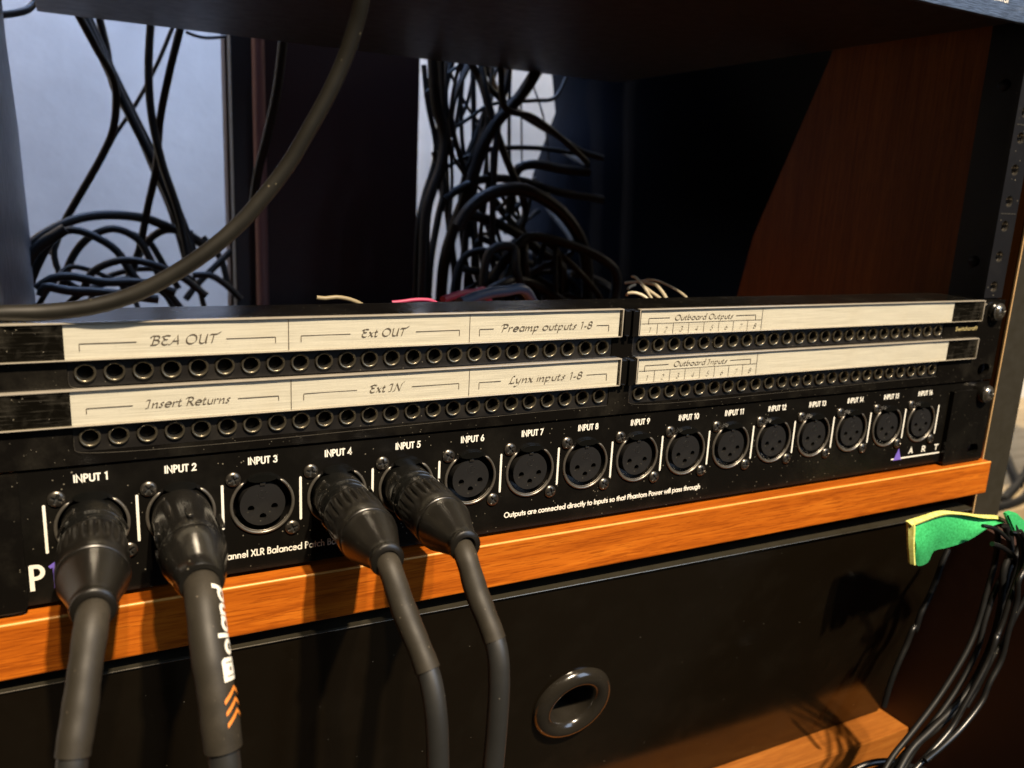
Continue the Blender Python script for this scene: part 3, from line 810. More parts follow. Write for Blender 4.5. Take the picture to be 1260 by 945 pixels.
# right side board: slanted rear edge, steps forward below the shelf
sh = Shape()
sh.prism([(0.6, 1300), (0.6, -38.2), (330, -38.2), (215, 40), (200, 108), (150, 222), (110, 330), (90, 1300)], 'x', XI, XI + 24.4)
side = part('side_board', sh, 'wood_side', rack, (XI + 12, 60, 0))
sh = Shape()
sh.prism([(0.6, -38.4), (-95, -52), (-95, -520), (330, -520), (330, -38.4)], 'x', XI, XI + 24.4)
part('lower_side_board', sh, 'lower_board', rack, (XI + 12, 60, -200))
# its dark front banding and the raw corner line
sh = Shape(); sh.box(XI + 0.9, XI + 24.6, -0.6, 0.5, -38, 1300, 0.2)
part('edge_band', sh, 'edge_dark', side, (XI + 12, 0, 200))
sh = Shape(); sh.box(XI - 0.15, XI + 0.75, -0.75, 0.45, -38, 1300, 0.25)
part('raw_corner', sh, 'wood_raw', side, (XI, 0, 200))
# left side board
sh = Shape()
sh.prism([(0.6, 1300), (0.6, -520), (330, -520), (395, 60), (345, 140), (290, 199), (270, 240), (240, 1300)], 'x', -12, 8)
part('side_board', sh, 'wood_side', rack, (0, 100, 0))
# bluish metal lining on the left inside
sh = Shape()
sh.prism([(32, 260), (32, -10), (392, 20), (389, 80), (347, 154), (290, 199), (262, 260)], 'x', 12.5, 15.0)
part('lining_plate', sh, 'side_steel', rack, (14, 150, 100))
# shelf board under the patch bays
sh = Shape(); sh.box(8.2, XI - 0.4, -6.2, 330, -19.6, -1.0, 0.9, 3)
shelf = part('shelf_board', sh, 'wood', rack, (248, -6, -10))
sh = Shape(); sh.box(-12, XI + 24.4, 0, 345, 1300.3, 1320, 0.5)
part('top_board', sh, 'wood', rack, (240, 170, 1310))
for k in range(6):              # unseen units added further up to block light passing over the rack
    z0 = 310.6 + k * 164.8
    sh = Shape(); sh.box(0.5, 482.4, -3.2, -0.2, z0, z0 + 164.2, 0.4); sh.box(8.5, 484, -0.1, 342, z0 + 0.5, z0 + 163.5)
    part('unseen_upper_panel', sh, 'chassis', rack, (240, 0, z0))
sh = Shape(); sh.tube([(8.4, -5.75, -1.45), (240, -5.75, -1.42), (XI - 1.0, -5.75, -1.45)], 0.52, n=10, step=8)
part('edge_highlight', sh, 'highlight_trim', shelf, (248, -6, -1.4))  # pale strip added to paint the highlight along the shelf edge
# right front rail
hz = [184.15, 171.45, 155.575, 139.7, 127.0, 111.125, 95.25, 200.025, 215.9]
def rail(parent, xin, xout, xh, zs, flip=1):
    s = Shape()
    zl = sorted(zs)
    bd = [89.2] + [(p + q) / 2 for p, q in zip(zl[:-1], zl[1:])] + [1290]
    bd[-1] = zl[-1] + 7
    for z, za, zb in zip(zl, bd[:-1], bd[1:]):
        s.plate([(xin, za), (xout, za), (xout, zb), (xin, zb)], [circle(xh, z, 3.1, 16)], 3.0, 5.2)
    s.box(xin, xout, 3.0, 5.2, bd[-1], 1290)
    s.box(xout - 2.2, xout, 5.2, 33, -0.9, 1290)
    s.box(xin, xout, 5.0, 7.0, -0.9, 89.0)
    o = part('front_rail', s, 'rail', parent, ((xin + xout) / 2, 4, 200))
    return o
rl = rail(rack, 468.4, 483.6, 475.2, hz)
for z in hz:
    s = Shape()
    s.lathe([(-3.2, 3.3), (-3.2, 2.55), (-2.6, 2.75), (-2.0, 2.45), (-1.4, 2.75), (-0.8, 2.45), (0.0, 2.75), (0.0, 3.3)], n=20)
    if z == hz[0]:
        hole_me = s.mesh('thread_insert', 'screw')
    else:
        s.bm.free()
    place(hole_me, 'thread_insert', rl, (475.2, 3.15, z))
for z in (133.35, 177.8):
    s = Shape(); s.box(469.6, 482.4, 2.88, 2.96, z - 0.3, z + 0.3)
    part('unit_mark', s, 'rack_screw', rl, (476, 3, z))
for z in (107, 199):
    s = Shape(); s.lathe([(0, 3.2), (0.9, 2.9), (1.4, 1.6), (1.5, 0.01)], n=16)
    s.bm.transform(Matrix.Rotation(R(90), 4, 'Z') @ Matrix.Rotation(R(180), 4, 'Z'))
    place(s.mesh('flange_screw', 'rail'), 'flange_screw', rl, (481.3, 21, z))
# tilted black panel closing the rack below the shelf
TILT = 36.0 / 154.0
def tp(x, z, off=0.0):          # a point on the tilted panel
    y = -2.5 - (z + 28) * TILT
    nl = math.hypot(1, TILT)
    return (x, y - off / nl, z - off * TILT / nl)
holes_c = (233.5, -97.0)
s = Shape()
lx0, lx1, lz0, lz1 = 8.5, 482.0, -182.0, -26.5
nn = 36
ring_o = circle(holes_c[0], holes_c[1], 11.6, nn)
s.plate([(lx0, lz0), (lx1, lz0), (lx1, lz1 - 2.6), (lx0, lz1 + 2.2)], [ring_o], 0.0, 14.0)
def tiltmap(bm):
    for v in bm.verts:
        x, y, z = v.co
        p = tp(x, z, 0.0)
        v.co = Vector((p[0], p[1] + y, p[2]))
tiltmap(s.bm)
bl = part('blank_panel', s, 'panel_black', rack, (245, 10, -100), ang=30)
# thin metal lip along its top edge
s = Shape()
pth = [(8.6, -2.9, -24.6), (240, -2.9, -27.1), (482, -2.9, -29.4)]
s.rings([[(x, y - 0.5, z - 0.2), (x, y + 9, z - 0.2), (x, y + 9, z + 0.6), (x, y - 0.5, z + 0.6)] for x, y, z in pth], smooth=False)
lip_ = part('top_lip', s, 'edge_dark', bl, (240, 0, -27))
s = Shape(); s.tube([(x, y - 0.55, z - 0.25) for x, y, z in pth], 0.22, n=8, step=8)
part('lip_highlight', s, 'rack_screw', lip_, (240, -3, -27))  # bright line added as the highlight on the lip edge
# glossy round grommet
s = Shape()
gp = []
for i in range(25):
    a = math.pi * i / 24
    gp.append((0.0 + 4.2 * math.sin(a), 11.4 + 4.6 * (1 + math.cos(a)) - 0.2))
prof = gp + [(-3, 10.9), (-6, 10.6), (-13, 10.4), (-13, 12.2)]
s.lathe(prof, n=64)
s.bm.transform(Matrix.Translation(Vector(tp(*holes_c))) @ Matrix.Rotation(math.atan(TILT), 4, 'X'))
gr = part('cable_grommet', s, 'grommet', bl, tp(*holes_c))
s = Shape(); s.lathe([(-13.2, 12.0), (-13.3, 0.01)], n=32)
s.bm.transform(Matrix.Translation(Vector(tp(*holes_c))) @ Matrix.Rotation(math.atan(TILT), 4, 'X'))
part('dark_back', s, 'bore', gr, tp(*holes_c))
# lower shelf board
s = Shape(); s.box(8.4, XI - 0.5, 14.0, 330, -203, -182.6, 0.6)
part('lower_shelf', s, 'wood_low', rack, (248, 14, -190))
# back board low in the rack, behind the panels
s = Shape(); s.box(8.4, XI - 0.4, 300, 312, -182, -20)
part('back_board', s, 'wood_side', rack, (248, 306, -100))

# ================================================================== RACK UNIT ABOVE
ua = thing('rack_unit', 'black rack unit with brushed blue-black front seen from below at the top', 'audio equipment', (240, 0, 244))
s = Shape(); s.box(0.5, 482.4, -3.2, -0.2, 222.4, 310, 0.4)
fp = part('face_plate', s, 'brushed', ua, (240, -2, 266))
s = Shape(); s.box(30, 452, -0.1, 342, 223.4, 309, 0.6)
part('chassis', s, 'chassis', ua, (240, 170, 266))
s = Shape(); s.lathe([(0, 3.6), (0.5, 3.6), (1.6, 3.1), (2.0, 2.2), (1.9, 1.7), (0.4, 1.6), (0.3, 0.01)], n=24)
part('collar_screw', s, 'rack_screw', fp, (0, 0, 0))
bpy.data.objects['collar_screw'].location = (Vector((455.0, -3.2, 227.9)) - ORIGIN[fp.name]) * S
s = Shape(); lettering(s, 'Control', 423.0, 437.5, 229.6, 2.6, 0.2, y=-3.26)
part('lettering', s, 'print', fp, (430, -3.3, 230))

# ================================================================== shared small parts
def phillips(R0, h, name, mat, cross=0.52, depth=1.1, w=0.13, washer=None):
    """pan head with a real cross recess"""
    s = Shape()
    nr, na = 14, 48
    rl = []
    for i in range(nr + 1):
        f = 1 - i / nr
        r = R0 * (f if f > 0 else 0.002)
        ring = []
        for k in range(na):
            a = 2 * math.pi * k / na
            x, z = r * math.cos(a), r * math.sin(a)
            y = h * math.sqrt(max(0, 1 - (f * 0.93) ** 2.6))
            rr = math.hypot(x, z) / R0
            u, v = abs(x) / R0, abs(z) / R0
            ca = R(28)
            xr = abs(x * math.cos(ca) + z * math.sin(ca)) / R0
            zr = abs(-x * math.sin(ca) + z * math.cos(ca)) / R0
            if min(xr, zr) < w and rr < cross:
                y -= depth * (1 - rr / cross * 0.55)
            ring.append((x, -y, z))
        rl.append(ring)
    base = [(R0 * math.cos(2 * math.pi * k / na), 0.0, R0 * math.sin(2 * math.pi * k / na)) for k in range(na)]
    s.rings([base] + rl, cap0=False)
    for f in s.bm.faces:
        c = f.calc_center_median()
        ca = R(28)
        u = abs(c.x * math.cos(ca) + c.z * math.sin(ca)) / R0
        v = abs(-c.x * math.sin(ca) + c.z * math.cos(ca)) / R0
        if min(u, v) < w * 1.05 and math.hypot(c.x, c.z) / R0 < cross * 0.96:
            f.material_index = 1  # recess faces coloured dark to stand for shade
    if washer:
        s.lathe([(-0.02, washer + 0.6), (0.6, washer + 0.6), (0.8, washer), (0.8, R0 * 0.7)], n=28)
    return s.mesh(name, [mat, 'bore'], 30)

# ================================================================== TT PATCH BAY (upper unit)
tt = thing('jack_patch_bay', 'black one-unit patch bay with two rows of small jacks and cream label strips', 'patch bay', (240, 0, 66))
ZT, ZB = 88.7, 45.0
s = Shape()
holes = []
strips = [(37.2, 231.0, 69.3, 78.0), (240.8, 435.2, 69.3, 78.0), (37.4, 231.2, 49.0, 57.6), (241.0, 435.6, 49.0, 57.6)]
for x0, x1, z0, z1 in strips:
    holes.append(rrect(x0, x1, z0, z1, 1.2, 3))
holes.append(slot(473.9, 50.8, 10.0, 6.6))
s.plate(rrect(0.3, 482.3, ZB, ZT, 0.5, 2), holes, -0.3, 2.6)
tt_face = part('face_plate', s, 'gloss_black', tt, (240, 0, 66), ang=30)
s = Shape(); s.box(17, 466, 2.7, 31, 46, 88.5, 0.4)
part('chassis', s, 'black_paint', tt, (240, 15, 66))

# jacks
JR = 3.05
def jack_mesh():
    s = Shape()
    s.lathe([(0.0, JR), (0.75, JR), (0.95, JR - 0.15), (0.95, JR - 0.55), (0.75, JR - 0.72), (-0.6, 2.25)], n=28)
    s.mi = 1
    s.lathe([(-0.6, 2.25), (-9, 2.2), (-9, 0.01)], n=20)
    return s.mesh('jack', ['ring', 'bore'], 50)
jm = jack_mesh()
jrows = [(42.0, 226.2, 73.75, 0), (246.2, 430.4, 73.75, 1), (42.1, 226.4, 53.6, 2), (246.2, 430.8, 53.4, 3)]
rng = random.Random(7)
for x0, x1, zc, si in jrows:
    sx0, sx1, sz0, sz1 = strips[si]
    xs = [x0 + (x1 - x0) * i / 23 for i in range(24)]
    s = Shape()
    s.plate(rrect(sx0 + 0.12, sx1 - 0.12, sz0 + 0.12, sz1 - 0.12, 1.1, 3), [circle(x, zc, 2.4, 16) for x in xs], 0.1, 2.4)
    blk = part('jack_block', s, 'jack_block', tt, ((sx0 + sx1) / 2, 0, zc), ang=30)
    lp = Shape()
    lp.tube([(sx0 + 0.3, -0.32, sz1 - 4), (sx0 + 0.3, -0.32, sz0 + 1.0), (sx0 + 1.2, -0.32, sz0 + 0.15), (sx1 - 0.5, -0.32, sz0 + 0.15)], 0.13, n=6, step=3)
    part('block_lip_highlight', lp, 'rack_screw', blk, (sx0, 0, sz0))  # bright line drawn as the highlight on the block's lip
    for x in xs:
        o = place(jm, 'jack', blk, (x + rng.uniform(-0.06, 0.06), 0.1, zc + rng.uniform(-0.05, 0.05)))
        o.rotation_euler = (0, rng.uniform(0, 6.28), 0)

# label holders with paper strips, clear windows and the writing
def holder(x0, x1, z0, z1, px0, px1, lead_dark, name='label_holder'):
    s = Shape()
    s.mi = 0
    # back channel, top and bottom lips with rounded noses
    s.box(x0, x1, -1.5, -0.45, z0 + 0.1, z1 - 0.1)
    h = part(name, s, 'black_paint', tt, ((x0 + x1) / 2, -1, (z0 + z1) / 2))
    s = Shape()
    s.box(x0, x1, -2.7, -0.4, z1 - 0.45, z1 + 0.10, 0.2)
    s.box(x0, x1, -2.6, -0.4, z0 - 0.10, z0 + 0.22, 0.12)
    s.box(x1 - 0.02, x1 + 0.45, -2.6, -0.5, z0 - 0.03, z1 + 0.03, 0.18)
    if lead_dark < 1: s.box(x0 - 0.45, x0 + 0.02, -2.6, -0.5, z0 - 0.03, z1 + 0.03, 0.18)
    part('clear_rim', s, 'rim_plastic', h, ((x0 + x1) / 2, -3, z1))
    s = Shape()
    bm = s.bm
    n = 30
    ra, rb = random.Random(int(x0 + z0)), None
    top, bot = [], []
    for i in range(n + 1):
        x = px0 + (px1 - px0) * i / n
        bow = 0.10 * math.sin(i * 0.9) + 0.06 * math.sin(i * 2.3 + x0)
        top.append(bm.verts.new((x, -1.72 + bow * 0.5, z1 - 0.62 + bow * 0.8)))
        bot.append(bm.verts.new((x, -1.72 + bow * 0.5, z0 + 0.26)))
    for i in range(n):
        s.face((bot[i], bot[i + 1], top[i + 1], top[i]), True)
    pp = part('paper_strip', s, 'paper', h, ((px0 + px1) / 2, -1.7, (z0 + z1) / 2))
    s = Shape()
    s.box(x0 + 0.1, x1 - 0.1, -2.3, -2.15, z0 + 0.24, z1 - 0.47)
    part('clear_window', s, 'window', h, ((x0 + x1) / 2, -2.6, (z0 + z1) / 2))
    return h, pp

YI = -1.90
DZ = -0.28
def bracket(s, xa, xb, zt, zb, side):
    t = 0.24; zt += DZ; zb += DZ
    inkline(s, xa, xb, zt - t / 2, zt + t / 2, YI)
    xe = xa if side == 'l' else xb
    inkline(s, xe - t / 2, xe + t / 2, zb, zt - t / 2, YI - 0.004)
def words(s, text, xa, xb, z, h):
    lettering(s, text, xa, xb, z + DZ, h, 0.18, C_, shear=0.26, nib=R(42), y=YI, track=0.05)

h1, p1 = holder(15.0, 233.6, 77.9, 89.2, 36.9, 232.6, 1)
s = Shape()
bracket(s, 40.9, 56.4, 83.1, 80.9, 'l'); words(s, 'BEA OUT', 60.2, 79.4, 81.9, 2.9); bracket(s, 82.4, 97.8, 83.1, 81.1, 'r')
inkline(s, 101.9, 102.15, 78.3, 88.3, YI)
bracket(s, 106.1, 122.8, 83.2, 81.1, 'l'); words(s, 'Ext OUT', 126.4, 142.4, 82.0, 2.7); bracket(s, 146.4, 163.1, 83.2, 81.1, 'r')
inkline(s, 167.0, 167.25, 78.3, 88.3, YI)
bracket(s, 171.1, 176.9, 83.2, 80.6, 'l'); words(s, 'Preamp outputs 1-8', 180.0, 219.6, 82.0, 2.75); bracket(s, 221.9, 227.7, 83.1, 80.6, 'r')
part('handwriting', s, 'ink', p1, (135, YI, 83))

h2, p2 = holder(14.4, 234.4, 57.7, 69.0, 37.5, 233.6, 1)
s = Shape()
bracket(s, 41.6, 54.4, 63.3, 61.6, 'l'); words(s, 'Insert Returns', 57.9, 82.9, 62.1, 2.7); bracket(s, 85.5, 98.5, 63.3, 61.7, 'r')
inkline(s, 102.5, 102.75, 58.1, 68.2, YI)
bracket(s, 106.8, 125.2, 63.4, 61.2, 'l'); words(s, 'Ext IN', 129.5, 141.6, 62.2, 2.7); bracket(s, 145.3, 163.6, 63.4, 61.2, 'r')
inkline(s, 167.6, 167.85, 58.1, 68.2, YI)
bracket(s, 171.8, 180.9, 63.2, 60.6, 'l'); words(s, 'Lynx inputs 1-8', 184.2, 216.6, 62.0, 2.8); bracket(s, 218.9, 228.4, 63.3, 60.5, 'r')
part('handwriting', s, 'ink', p2, (135, YI, 63))

def right_label(hx0, hx1, z0, z1, px1, zw, txt, xa, xb, zh):
    h, p = holder(hx0, hx1, z0, z1, hx0 + 0.9, px1, 0)
    s = Shape()
    xs = [hx0 + 1.2 + (308.3 - hx0 - 1.2) * i / 8 for i in range(9)]
    bracket(s, 247.0, xa - 2.4, zh + 2.2, zh - 0.4, 'l')
    bracket(s, xb + 1.8, 304.5, zh + 2.2, zh, 'r')
    words(s, txt, xa, xb, zh + 1.05, 2.2)
    inkline(s, xs[0], 308.3, zh - 0.38, zh - 0.2, YI - 0.004)
    for x in xs[1:-1]:
        inkline(s, x - 0.09, x + 0.09, z0 + 0.4, zh - 0.3, YI - 0.008)
    inkline(s, 308.2, 308.4, z0 + 0.4, z1 - 0.8, YI - 0.008)
    for i in range(8):
        xm = (xs[i] + xs[i + 1]) / 2
        lettering(s, str(i + 1), xm - 0.75, xm + 0.75, z0 + 1.1, 2.2, 0.12, C_, shear=0.3, nib=R(42), y=YI)
    part('handwriting', s, 'ink', p, (275, YI, zh))
    return h
right_label(242.3, 461.6, 78.0, 88.8, 438.4, 83.1, 'Outboard Outputs', 260.0, 291.4, 83.1)
right_label(243.0, 461.9, 57.9, 68.8, 438.9, 63.3, 'Outboard Inputs', 261.6, 290.8, 63.4)
# black end brackets between the holders
for z0, z1 in ((77.6, 88.6), (57.4, 68.4)):
    s = Shape()
    s.box(234.9, 237.9, -2.4, -0.35, z0 + 0.6, z1 - 0.2, 0.25)
    s.box(238.5, 241.4, -3.0, -0.35, z0 + 0.2, z1 - 0.2, 0.3)
    s.box(235.4, 237.0, -3.2, -2.2, z0 + 0.3, z0 + 0.9, 0.15)
    part('end_bracket', s, 'black_paint', tt, (238, -1, z0))
s = Shape(); lettering(s, 'Switchcraft', 444.5, 462.0, 73.0, 1.9, 0.22, {**G, 'S': (0.5, [A(0.25, 0.75, 0.2, 0.23, 30, 270) + A(0.25, 0.26, 0.2, 0.25, 90, -150)]), 'f': (0.34, [[(0.14, 0), (0.14, 0.9), (0.30, 1.04)], [(0.0, 0.6), (0.30, 0.6)]])}, shear=0.2, y=-0.38)
part('maker_name', s, 'print_gold', tt_face, (453, -0.4, 74))

rs = phillips(3.9, 2.3, 'rack_screw', 'rack_screw', cross=0.62, depth=1.4, w=0.13, washer=4.0)
o = place(rs, 'rack_screw', tt, (473.9, -3.0, 82.6))
s = Shape(); s.lathe([(-2.8, 5.4), (1.2, 5.4), (2.0, 4.9), (2.6, 4.2), (2.6, 2)], cx=473.9, cz=82.6, n=28)
part('screw_cup', s, 'black_paint', tt, (473.9, 0, 82.6))

# ================================================================== XLR PATCH PANEL (lower unit)
xp = thing('connector_patch_panel', 'black patch panel with sixteen round three-pin sockets numbered INPUT 1 to INPUT 16', 'patch panel', (240, 0, 22))
PITCH, X0 = 25.8687, 28.26
cx = [X0 + PITCH * (k + 0.5) for k in range(16)]
CZ = 25.0
s = Shape()
s.plate(rrect(21.0, 452.0, 1.0, 43.9, 0.4, 2), [circle(x, CZ, 10.9, 40) for x in cx], 0.0, 2.0)
xf = part('face_plate', s, 'black_paint', xp, (240, 0, 22), ang=30)
s = Shape()
s.box(21.0, 452.0, 8.0, 110, 1.2, 43.6)
s.box(21.0, 452.0, 2.1, 8.0, 1.2, 1.8)
s.box(21.0, 452.0, 2.1, 8.0, 43.0, 43.6)
part('chassis', s, 'chassis', xp, (240, 60, 22))
# raised ears
s = Shape(); s.plate(rrect(0.3, 22.2, 0.4, 44.0, 2.6, 5, (1, 0, 0, 0)), [slot(8.7, 6.35, 10, 6.6), slot(8.7, 38.1, 10, 6.6)], -2.6, 2.0)
part('mounting_ear', s, 'gloss_black', xp, (11, 0, 22), ang=30)
s = Shape(); s.plate(rrect(449.6, 482.3, -0.6, 40.4, 2.2, 5, (1, 1, 0, 1)), [slot(473.4, 6.35, 9.5, 6.4)], -2.6, 2.0)
part('mounting_ear', s, 'black_paint', xp, (466, 0, 20), ang=30)
s = Shape(); s.box(452.2, 482.3, 0.2, 2.0, 40.6, 44.0)
part('ear_top', s, 'black_paint', xp, (466, 0, 42))
place(rs, 'rack_screw', xp, (473.6, -5.2, 38.3))
s = Shape(); s.lathe([(-2.4, 5.2), (1.6, 5.2), (2.4, 4.6), (2.4, 2)], cx=473.6, cz=38.3, cy=-2.6, n=28)
part('screw_cup', s, 'black_paint', xp, (473.6, 0, 38.3))

# socket pieces
s = Shape()
s.mi = 1
s.arc_tube(0, 0, -0.25, 10.25, 126, 414, 0.55, n=60, sy=1.1)
s.mi = 0
s.lathe([(-0.1, 10.9), (0.25, 10.9), (0.25, 9.8), (-7.5, 9.5), (-7.5, 0.01)], n=48)
# thin inner bevel that catches the light at the lower left
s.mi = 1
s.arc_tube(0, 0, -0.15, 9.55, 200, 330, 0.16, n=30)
socket_me = s.mesh('socket', ['socket_black', 'socket_rim'], 50)
s = Shape()
pins = [(-3.9, -1.1), (3.9, -1.1), (0, -4.3)]
keyw = [(7.55 * math.cos(R(a)), 7.55 * math.sin(R(a))) for a in range(96, 444, 9)] + [(0.8, 7.4), (0.8, 6.7), (-0.8, 6.7), (-0.8, 7.4)]
s.plate(keyw, [circle(px, pz, 1.15, 14) for px, pz in pins], -0.9, 0.2)
s.lathe([(0.2 - 0.4, 7.5), (-7.4, 7.5)], n=40)
for px, pz in pins:
    s.lathe([(0.2, 1.2), (-4, 1.1), (-4, 0.01)], cx=px, cz=pz, n=12)
# raised ring mark and little numerals moulded in the face
s.arc_tube(0, 3.6, -0.9, 1.45, 0, 360, 0.09, n=22, k=6)
lettering(s, '2', -0.4, 0.4, 3.0, 1.2, 0.16, y=-0.96)
lettering(s, '1', -4.6, -4.0, -4.1, 1.2, 0.16, y=-0.94)
lettering(s, '3', -0.3, 0.4, -2.9, 1.1, 0.16, y=-0.94)
insert_me = s.mesh('insert', 'insert_black', 45)
s = Shape()
s.box(-0.85, 0.85, -1.35, -0.6, 6.9, 7.9, 0.1)
key_me = s.mesh('key_tab', 'screw')
s = Shape()
pr = [(-4.6, 8.6), (-2.4, 8.3), (2.4, 8.3), (4.6, 8.6), (5.3, 9.6), (3.6, 10.7), (1.3, 11.2), (-1.3, 11.2), (-3.6, 10.7), (-5.3, 9.6)]
s.prism([(x, z) for x, z in pr], 'y', -1.5, 1.6)
bmesh.ops.bevel(s.bm, geom=list(s.bm.edges), offset=0.35, segments=2, affect='EDGES')
latch_me = s.mesh('latch', 'latch_black', 50)
sc_me = phillips(2.5, 1.25, 'socket_screw', 'screw', cross=0.70, depth=0.8, w=0.16)
plugged = {0, 1, 3, 4}
for k, x in enumerate(cx):
    so = place(socket_me, 'socket', xf, (x, 0, CZ))
    if k in (0, 1, 3, 4):
        pass
    else:
        ins = place(insert_me, 'insert', so, (x, 0.3, CZ))
        place(key_me, 'key_tab', so, (x, 0.3, CZ))
    place(latch_me, 'latch', so, (x, 0.0, CZ))
    for dx, dz in ((-9.4, 9.9), (9.9, -9.9)):
        if k == 1 and dx > 0: continue
        o = place(sc_me, 'socket_screw', xf, (x + dx, -0.05, CZ + dz))
        o.rotation_euler = (0, rng.uniform(0, 1.57), 0)
s = Shape()
s.prism(rrect(-0.42, 0.42, 17.45, 33.3, 0.4, 3), 'y', -0.09, -0.02)
line_me = s.mesh('divider_line', 'print')
for k in range(17):
    place(line_me, 'divider_line', xf, (X0 + k * PITCH, 0, 0))
for k, x in enumerate(cx):
    s = Shape()
    t = 'INPUT %d' % (k + 1)
    w = 9.6 if k < 9 else 11.0
    lettering(s, t, x - w / 2 + 0.4, x + w / 2 + 0.4, 39.5, 2.3, 0.21, track=0.10)
    part('lettering', s, 'print', xf, (x, 0, 40))
s = Shape(); lettering(s, '16 Channel XLR Balanced Patch Bay', 73.6, 119.8, 6.4, 2.3, 0.17, track=0.09)
part('lettering', s, 'print', xf, (97, 0, 7))
s = Shape(); lettering(s, 'Outputs are connected directly to Inputs so that Phantom Power will pass through', 186.0, 284.7, 6.5, 2.05, 0.20, track=0.075)
part('lettering', s, 'print', xf, (235, 0, 7))
s = Shape(); lettering(s, 'P', 22.9, 27.0, 6.1, 7.6, 0.17)
part('big_lettering', s, 'print', xf, (25, 0, 10))
s = Shape(); lettering(s, '16', 28.2, 35.0, 6.1, 7.6, 0.14)
part('big_lettering', s, 'print_blue', xf, (31, 0, 10))
# maker's mark: violet triangle, spaced letters, underline
s = Shape()
inkline(s, 411.0, 449.0, 6.0, 6.75, -0.06)
for ch, xx in (('A', 424.0), ('R', 434.0), ('T', 444.2)):
    lettering(s, ch, xx, xx + 2.9, 8.3, 2.9, 0.22, y=-0.08)
part('maker_mark', s, 'print', xf, (430, 0, 8))
s = Shape()
s.face([s.bm.verts.new(p) for p in ((412.5, -0.12, 5.6), (418.6, -0.12, 5.6), (415.7, -0.12, 12.0))])
part('maker_triangle', s, 'print_blue', xf, (415, 0, 8))

# ================================================================== PLUGGED CABLES
def plug_tube_frame(path, step=1.0):
    pts = spline(path, step)
    L = [0.0]
    for a, b in zip(pts[:-1], pts[1:]): L.append(L[-1] + (b - a).length)
    return pts, L

